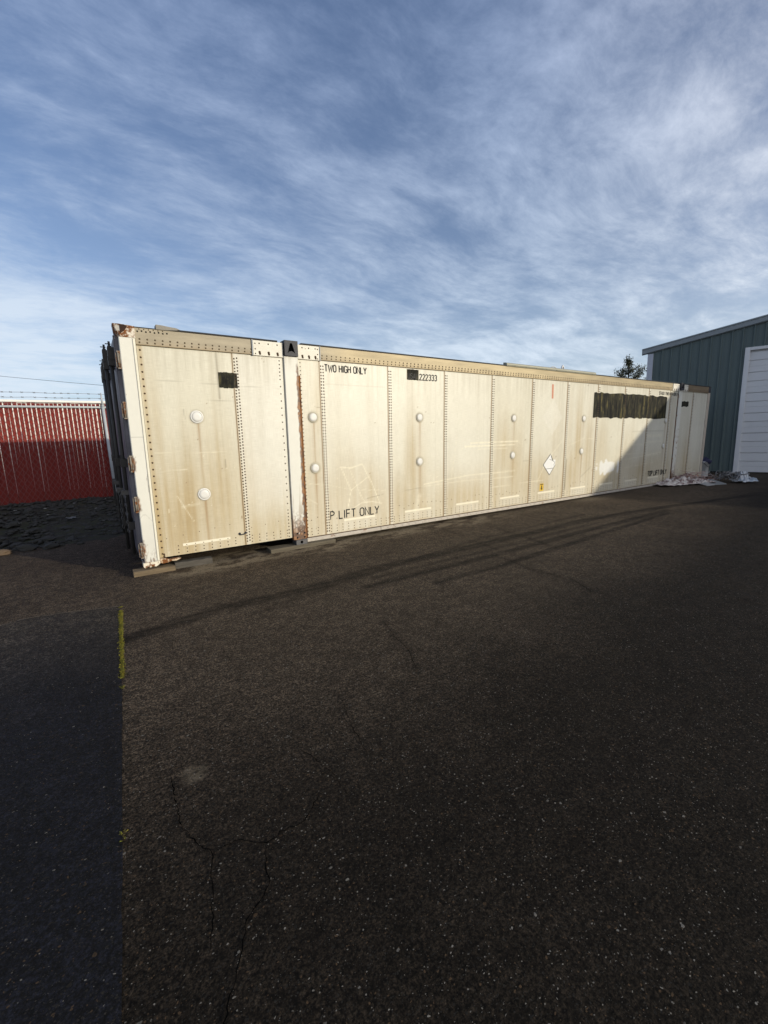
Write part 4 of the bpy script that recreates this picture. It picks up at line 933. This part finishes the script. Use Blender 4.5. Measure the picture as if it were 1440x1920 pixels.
for z in (2.65, 2.785, 2.895):
    mb = MB(); pts = [(FX0 + i * .4, FY - .088 + .004 * math.sin(i * 1.7), z + .008 * math.sin(i * 2.3 + z * 9)) for i in range(int((FX1 - FX0) / .4) + 1)]
    mb.tube(pts, .0045, 5)
    for i in range(int((FX1 - FX0) / .18)):
        bx = FX0 + i * .18 + .05 * math.sin(i); mb.tube([(bx - .022, FY - .09, z + .016), (bx + .022, FY - .086, z - .014)], .004, 4); mb.tube([(bx + .02, FY - .09, z + .016), (bx - .018, FY - .086, z - .014)], .004, 4)
    fb(mb, 'barbed_wire', mat('barbed_wire_steel', (.16, .16, .17), .5, .5))
# white wall beyond the fence
WB = empty('white_building', (-3, 10.4, 0), label='long low white building wall glimpsed through and above the red fence', cat='building')
mb = MB(); mb.box((-10, 0, 0), (9, 5, 2.93))
for k in range(62): mb.box((-10 + k * .305, -.018, .1), (-10 + k * .305 + .05, 0, 2.86))
mb.build('wall', mat('white_wall_paint', (.72, .71, .68), .5, noise=.06), WB)
mb = MB(); mb.box((-10.1, -.06, 2.932), (9.1, 5.1, 2.99)); mb.build('roof', mat('white_roof_edge', (.7, .7, .68), .5, noise=.08), WB)
# overhead wire
mb = MB(); mb.tube([(-30 + i * 3.2, 51.5 - i * 2.17, 10.2 - i * .43 + .012 * (i - 10) ** 2 - .3) for i in range(19)], .011, 6); o = mb.build('overhead_wire', M_gasket); tag(o, 'thin dark overhead wire sagging across the sky at left', 'wire')

# ------------------------------------------------------------------ grey metal building
wv = Vector((.32, -.947, 0)).normalized(); nv = Vector((wv.y, -wv.x, 0))     # nv points out of the gable, towards the camera side
if nv.x > 0: nv = -nv
B0 = Vector((17.62, 2.60, 0)); ang = math.atan2(wv.y, wv.x)
BLD = empty('metal_building', B0, (0, 0, ang), label='dark grey blue ribbed metal building with a white roll up door', cat='building')
# local frame: x along the gable, y away from the camera (into the building), z up
SP, EAVE, SL, DEP = 13.0, 4.44, .17, 22.0
rz = lambda s: EAVE + SL * min(s, SP - s)
M_bw = mat('grey_blue_metal_wall', (.084, .113, .112), .5, .0, noise=.12, nscale=2.5, stretch=(3, 1, .5)); M_trim = mat('pale_blue_grey_trim', (.42, .44, .50), .5, .0, noise=.1, nscale=6); M_fas = mat('grey_fascia', (.24, .27, .29), .45, .0, noise=.1, nscale=6)
D0, D1, DH = 2.98, 6.6, 4.15                                # door opening
mb = MB(); s_ = 0.0
def strip(a, b, z0, y=0.0):
    mb.quad([(a, y, z0), (b, y, z0), (b, y, rz(b)), (a, y, rz(a))])
pos = [0.0]; RB = [.0, .10, .115, .155, .17]                       # R-panel profile
while s_ < SP - .01:
    z0 = DH + .0 if D0 <= s_ + .145 <= D1 else .03
    base = s_; rib = [(0, 0), (.10, 0), (.122, -.032), (.158, -.032), (.18, 0), (.29, 0)]
    for (a, ya), (b, yb) in zip(rib[:-1], rib[1:]):
        A, Bx = min(base + a, SP), min(base + b, SP)
        if A >= Bx: continue
        mb._add([(A, ya, z0), (Bx, yb, z0), (Bx, yb, rz(Bx)), (A, ya, rz(A))], [(0, 1, 2, 3)])
    for q in (.05, .235):
        if base + q + .02 < SP: mb._add([(base + q, -.001, z0), (base + q + .006, -.006, z0), (base + q + .018, -.006, z0), (base + q + .024, -.001, z0), (base + q, -.001, rz(base + q)), (base + q + .006, -.006, rz(base + q)), (base + q + .018, -.006, rz(base + q)), (base + q + .024, -.001, rz(base + q))], [(0, 1, 5, 4), (1, 2, 6, 5), (2, 3, 7, 6)])
    s_ += .29
mb.quad([(0, DEP, .0), (0, .0, .0), (0, .0, EAVE), (0, DEP, EAVE)]); mb.quad([(SP, 0, 0), (SP, DEP, 0), (SP, DEP, EAVE), (SP, 0, EAVE)])
mb.quad([(SP, DEP, 0), (0, DEP, 0), (0, DEP, EAVE), (SP / 2, DEP, rz(SP / 2)), (SP, DEP, EAVE)])
mb.build('wall', M_bw, BLD)
mb = MB(); mb.box((0.0, -.004, .0), (D0 - .2, .2, .05)); mb.build('base_sill', M_gasket, BLD)
mb = MB(); mb.bbox((-.03, -.045, .03), (.155, .1, EAVE - .02), .008); mb.build('corner_trim', M_trim, BLD)
mb = MB()
for a, b in ((-.22, SP / 2), (SP + .22, SP / 2)):
    za = EAVE + SL * (-.22); zb = rz(SP / 2); pr = [(-.05, 0), (-.10, .03), (-.11, .16), (-.135, .18), (-.135, .215), (.02, .215), (.02, 0)]
    n = len(pr); vs = [(a, y_, za + z_) for y_, z_ in pr] + [(b, y_, zb + z_) for y_, z_ in pr]
    mb._add(vs, [(i, (i + 1) % n, n + (i + 1) % n, n + i) for i in range(n)] + [tuple(range(n)), tuple(range(2 * n - 1, n - 1, -1))])
mb.build('rake_fascia', M_fas, BLD)
mb = MB(); t0 = .19
mb.quad([(-.2, .021, EAVE - .034 + t0), (SP / 2, .021, rz(SP / 2) + t0), (SP / 2, DEP, rz(SP / 2) + t0), (-.2, DEP, EAVE - .034 + t0)]); mb.quad([(SP / 2, .021, rz(SP / 2) + t0), (SP + .2, .021, EAVE - .034 + t0), (SP + .2, DEP, EAVE - .034 + t0), (SP / 2, DEP, rz(SP / 2) + t0)])
mb.build('roof', mat('metal_roof_sheet', (.3, .32, .34), .5, .2, noise=.1), BLD)
mb = MB(); mb.bbox((D0 - .14, -.05, .0), (D0, .12, DH + .1), .008); mb.bbox((D1, -.05, .0), (D1 + .14, .12, DH + .1), .008); mb.bbox((D0 + .001, -.05, DH), (D1 - .001, .12, DH + .1), .008)
M_dw = mat('white_door_paint', (.64, .64, .65), .5, noise=.08, nscale=5, rust=(.72, .8, 6)); fr = mb.build('door_frame', M_dw, BLD)
DOOR = None; mb = MB(); z = .02; sec = .68
pr = []
while z < DH - .02:
    top = min(z + sec, DH - .01)
    pr += [(z + .012, .05), (z + .018, .036), (z + sec * .28, .036), (z + sec * .29, .042), (z + sec * .31, .042), (z + sec * .32, .036), (z + sec * .55, .036), (z + sec * .555, .07), (z + sec * .59, .07), (z + sec * .6, .036), (top - .01, .036), (top - .006, .075), (top, .075)]
    z = top + .0001 if top < DH - .012 else 99
vs = []
for z, y_ in pr: vs += [(D0 + .002, y_, z), (D1 - .002, y_, z)]
mb._add(vs, [(2 * i, 2 * i + 1, 2 * i + 3, 2 * i + 2) for i in range(len(pr) - 1)])
mb.build('garage_door', mat('white_sectional_door', (.62, .62, .63), .45, noise=.06, nscale=4), BLD)

# neighbouring building to the right: its eave throws the slanting shadow on the far end of the container
sv = -to_sun; gdir = Vector((.235, -.972, 0)).normalized()
Q = Vector((13.47, 0, 2.52)) + to_sun * 17.5
NB = empty('neighbour_building', (Q.x, Q.y, 0), (0, 0, math.atan2(gdir.y, gdir.x)), label='plain grey metal building standing beyond the right edge of the yard', cat='building')
mb = MB(); Z = Q.z - .02; mb.box((-11, 0, 0), (24, 14, Z - .12)); 
for k in range(115): mb.box((-10.98 + k * .305, -.03, .05), (-10.94 + k * .305, 0, Z - .15))
mb.build('wall', M_bw, NB)
mb = MB(); mb._add([(-11.2, -.02, Z), (24.2, -.02, Z), (24.2, 14.2, Z + 1.0), (-11.2, 14.2, Z + 1.0), (-11.2, -.02, Z - .11), (24.2, -.02, Z - .11), (24.2, 14.2, Z - .11), (-11.2, 14.2, Z - .11)], [(0, 1, 2, 3), (4, 7, 6, 5), (0, 4, 5, 1), (1, 5, 6, 2), (2, 6, 7, 3), (3, 7, 4, 0)]); mb.build('roof', M_fas, NB)

# ------------------------------------------------------------------ tree behind
TR = empty('bushy_tree', (31.2, 10.4, 0), label='small dark bushy tree standing behind the container beside the grey building', cat='tree')
mb = MB(); mb.tube([(0, 0, 0), (.05, .02, 2), (-.04, .03, 4), (.03, 0, 6.2)], [.16, .13, .09, .02], 8)
rt = random.Random(21); tips = []
for k in range(46):
    h = rt.uniform(2.0, 5.9); a = rt.uniform(0, 6.283); L = (7.6 - h) * rt.uniform(.26, .44); p0 = Vector((0, 0, h)); p1 = p0 + Vector((math.cos(a) * L, math.sin(a) * L, L * rt.uniform(.35, .75)))
    mid = (p0 + p1) / 2 + Vector((0, 0, -.08 * L)); mb.tube([p0, mid, p1], [.035, .022, .008], 5); tips.append((p0, mid, p1))
for k in range(5): p1 = Vector((rt.uniform(-.15, .25), rt.uniform(-.2, .2), 6.15 + .1 * k)); mb.tube([(0, 0, 5.4), p1], [.02, .006], 5); tips.append((Vector((0, 0, 5.6)), (Vector((0, 0, 5.8)) + p1) / 2, p1))
mb.build('trunk', mat('bark', (.05, .04, .03), .9, noise=.4), TR)
mb = MB()
for p0, mid, p1 in tips:
    for q in range(140):
        t_ = rt.random() ** .6; p = (mid.lerp(p1, (t_ - .4) / .6) if t_ > .4 else p0.lerp(mid, t_ / .4)) + Vector((rt.gauss(0, .11), rt.gauss(0, .11), rt.gauss(0, .09)))
        u = Vector((rt.gauss(0, 1), rt.gauss(0, 1), rt.gauss(0, 1))).normalized() * rt.uniform(.03, .065); v_ = u.cross(Vector((rt.gauss(0, 1), rt.gauss(0, 1), rt.gauss(0, 1)))).normalized() * rt.uniform(.02, .04)
        mb.quad([p - u, p + v_, p + u, p - v_])
mb.build('crown', mat('dark_leaves', (.030, .038, .018), .7, noise=.5, nscale=3, col2=(.045, .05, .02)), TR)

# ------------------------------------------------------------------ rubbish by the far end
def crumple(name, cx, cy_, lx, ly, hgt, seed, material, label, cat, rz=0, n=26, ragg=.25, fold=6, group='rubbish heaped at the far end of the container'):
    rr = np.random.RandomState(seed); u = np.linspace(-1, 1, n); U, V = np.meshgrid(u, u); U = U.ravel(); V = V.ravel()
    a = np.arctan2(V, U); sc = 1 - ragg * vn(a * 2.2 + 30 + seed, a * 0 + seed, 201) ; X = U * sc * lx / 2; Y = V * sc * ly / 2
    h = np.abs(fbm(U * fold + seed, V * fold * .6 + seed, 205, 4) - .5) * 2; h2 = fbm(U * 2 + 9 + seed, V * 2 + seed, 207, 2)
    Z = .012 + hgt * (h * .9 + h2 * .5) * (1 - .75 * np.maximum(np.abs(U), np.abs(V)) ** 2); X = X + .05 * (vn(U * 9, V * 9, 211) - .5); Y = Y + .05 * (vn(U * 9 + 5, V * 9, 213) - .5)
    mb = MB(); vs = np.stack([X, Y, Z], -1).tolist()
    fs = [(j * n + i, j * n + i + 1, j * n + n + i + 1, j * n + n + i) for j in range(n - 1) for i in range(n - 1)]
    mb._add(vs, fs); o = mb.build(name, material, loc=(cx, cy_, 0)); o.rotation_euler.z = rz
    return tag(o, label, cat, group)


M_tarp = mat('pale_tarp', (.52, .48, .45), .6, noise=.5, nscale=12, col2=(.16, .10, .095), stretch=(1, 2.2, 1)); M_pink = mat('pink_brown_sheet', (.22, .12, .10), .7, noise=.5, nscale=7, col2=(.40, .33, .30), stretch=(1, 3, 1)); M_wp = mat('white_plastic', (.55, .56, .58), .4, noise=.15, nscale=5, col2=(.35, .40, .46))  # pale tarp's dark mottling paints the shaded gaps between folds
crumple('crumpled_tarp', 13.85, -.42, 2.1, .75, .26, 1, M_tarp, 'crumpled pale pinkish tarp spread along the foot of the container', 'tarp', -.38, 34, fold=7)
crumple('torn_sheet', 14.7, -.22, 1.4, .8, .34, 2, M_pink, 'heap of torn red brown sheeting behind the pale tarp', 'sheeting', -.4, 40, fold=4.5)
crumple('plastic_bag', 15.3, .02, .75, .4, .34, 3, M_wp, 'white crumpled plastic bag against the container end', 'plastic bag', 0, 24)
crumple('plastic_sheet', 15.38, -1.36, .55, .62, .42, 5, M_wp, 'white plastic sheet at the right end of the rubbish', 'plastic sheet', -.7, 30, fold=3.5)
crumple('grey_rag', 14.2, -.55, .7, .45, .2, 12, mat('grey_rag', (.16, .15, .155), .8, noise=.5, nscale=9, col2=(.30, .28, .28)), 'crumpled grey rag between the pale tarp and the grey board', 'rag', -.3, 26, fold=4)
crumple('dark_sheet', 14.95, -.45, .9, .5, .24, 14, mat('dark_brown_sheet', (.07, .045, .04), .8, noise=.5, nscale=9, col2=(.17, .10, .085)), 'dark brown torn sheet beside the grey cables', 'sheeting', -.5, 30, fold=4)
for k in range(6):
    mb = MB(); L_ = .28 + .05 * k; mb.box((-L_, -.018, 0), (L_, .018, .012)); o = mb.build('loose_strip', mat('pink_strip', (.34, .24, .21), .7, noise=.3, nscale=20), loc=(14.2 + .13 * k, -.42 - .05 * (k % 3), .16 + .035 * ((k * 2) % 5))); o.rotation_euler = (R(6 * (k % 3 - 1)), R(9 - 5 * (k % 4)), -.5 + .33 * (k % 4 - 1))
    tag(o, 'thin pale pink strip lying across the torn red brown sheeting', 'strip', 'loose strips across the rubbish')
crumple('orange_wrapper', 15.75, -.02, .3, .22, .2, 8, mat('orange_wrapper', (.45, .18, .05), .5, noise=.3, col2=(.5, .45, .38)), 'small orange wrapper beside the white bag', 'wrapper', .3, 14)
mb = MB(); mb.box((-.22, -.36, 0), (.22, .36, .02)); o = mb.build('flat_board', mat('grey_board', (.20, .21, .215), .6, noise=.2, nscale=6), loc=(14.55, -.86, .03)); o.rotation_euler = (R(5), R(-4), -.75); tag(o, 'flat grey board lying in front of the torn sheeting', 'board')
mb = MB(); mb.box((-.1, -.42, 0), (.1, .42, .018)); o = mb.build('flat_board', mat('pale_board', (.33, .33, .33), .6, noise=.2, nscale=6), loc=(14.12, -.80, .04)); o.rotation_euler = (R(3), R(-8), -.72); tag(o, 'narrow pale board strip left of the flat grey board', 'board')
mb = MB(); rc = random.Random(5)
for k in range(34):
    c = Vector((rc.gauss(0, .18), rc.gauss(0, .16), .06)); rr_ = rc.uniform(.12, .28); a0 = rc.uniform(0, 6.28); tl = rc.uniform(-.5, .5)
    mb.tube([c + Vector((rr_ * math.cos(a0 + t), rr_ * .7 * math.sin(a0 + t), abs(.22 * math.sin((t - tl) * .8)) * rc.uniform(.7, 1.1) + .02)) for t in np.linspace(0, rc.uniform(2, 4.2), 10)], rc.uniform(.007, .016), 5)
o = mb.build('cable_heap', mat('grey_cables', (.10, .10, .10), .6, noise=.5, nscale=12, col2=(.24, .24, .25)), loc=(15.3, -1.12, 0)); tag(o, 'tangled heap of dark grey cables and strips near the white plastic sheet', 'cable heap', 'rubbish heaped at the far end of the container')
# bucket
BK = empty('bucket', (16.3, .02, 0), (0, 0, .3), label='tall white bucket stuffed with dark blue cloth beside the container end', cat='bucket')
mb = MB(); n = 20; prof = [(.15, 0), (.155, .02), (.175, .50), (.182, .50), (.182, .53), (.17, .53), (.165, .48)]; vs = []; fs = []
for r_, z in prof:
    for k in range(n): vs.append((r_ * math.cos(2 * math.pi * k / n), r_ * math.sin(2 * math.pi * k / n), z))
for i in range(len(prof) - 1):
    for k in range(n): fs.append((i * n + k, i * n + (k + 1) % n, (i + 1) * n + (k + 1) % n, (i + 1) * n + k))
fs.append(tuple(range(n))[::-1]); mb._add(vs, fs, 0, None, True); mb.build('pail', mat('white_pail', (.5, .5, .5), .45, noise=.15, col2=(.34, .35, .36)), BK)
mb = MB(); u = np.linspace(0, 2 * math.pi, 22); vs = []; rr = random.Random(9)
for j, (r_, z) in enumerate(((.19, .47), (.21, .53), (.18, .60), (.09, .64), (.01, .63))):
    for k in range(21): a = u[k]; q = r_ * (1 + .18 * math.sin(3 * a + j) + rr.uniform(-.06, .06)); vs.append((q * math.cos(a), q * math.sin(a), z + rr.uniform(-.025, .025)))
mb._add(vs, [(j * 21 + k, j * 21 + (k + 1) % 21, j * 21 + 21 + (k + 1) % 21, j * 21 + 21 + k) for j in range(4) for k in range(21)], 0, None, True); mb.build('cloth', mat('navy_cloth', (.02, .022, .06), .8, noise=.3), BK)
mb = MB(); mb.tube([(-.18, -.02, .50), (-.17, -.13, .38), (0, -.19, .33), (.15, -.13, .38), (.18, -.02, .50)], .006, 6); mb.build('handle', M_bar, BK)
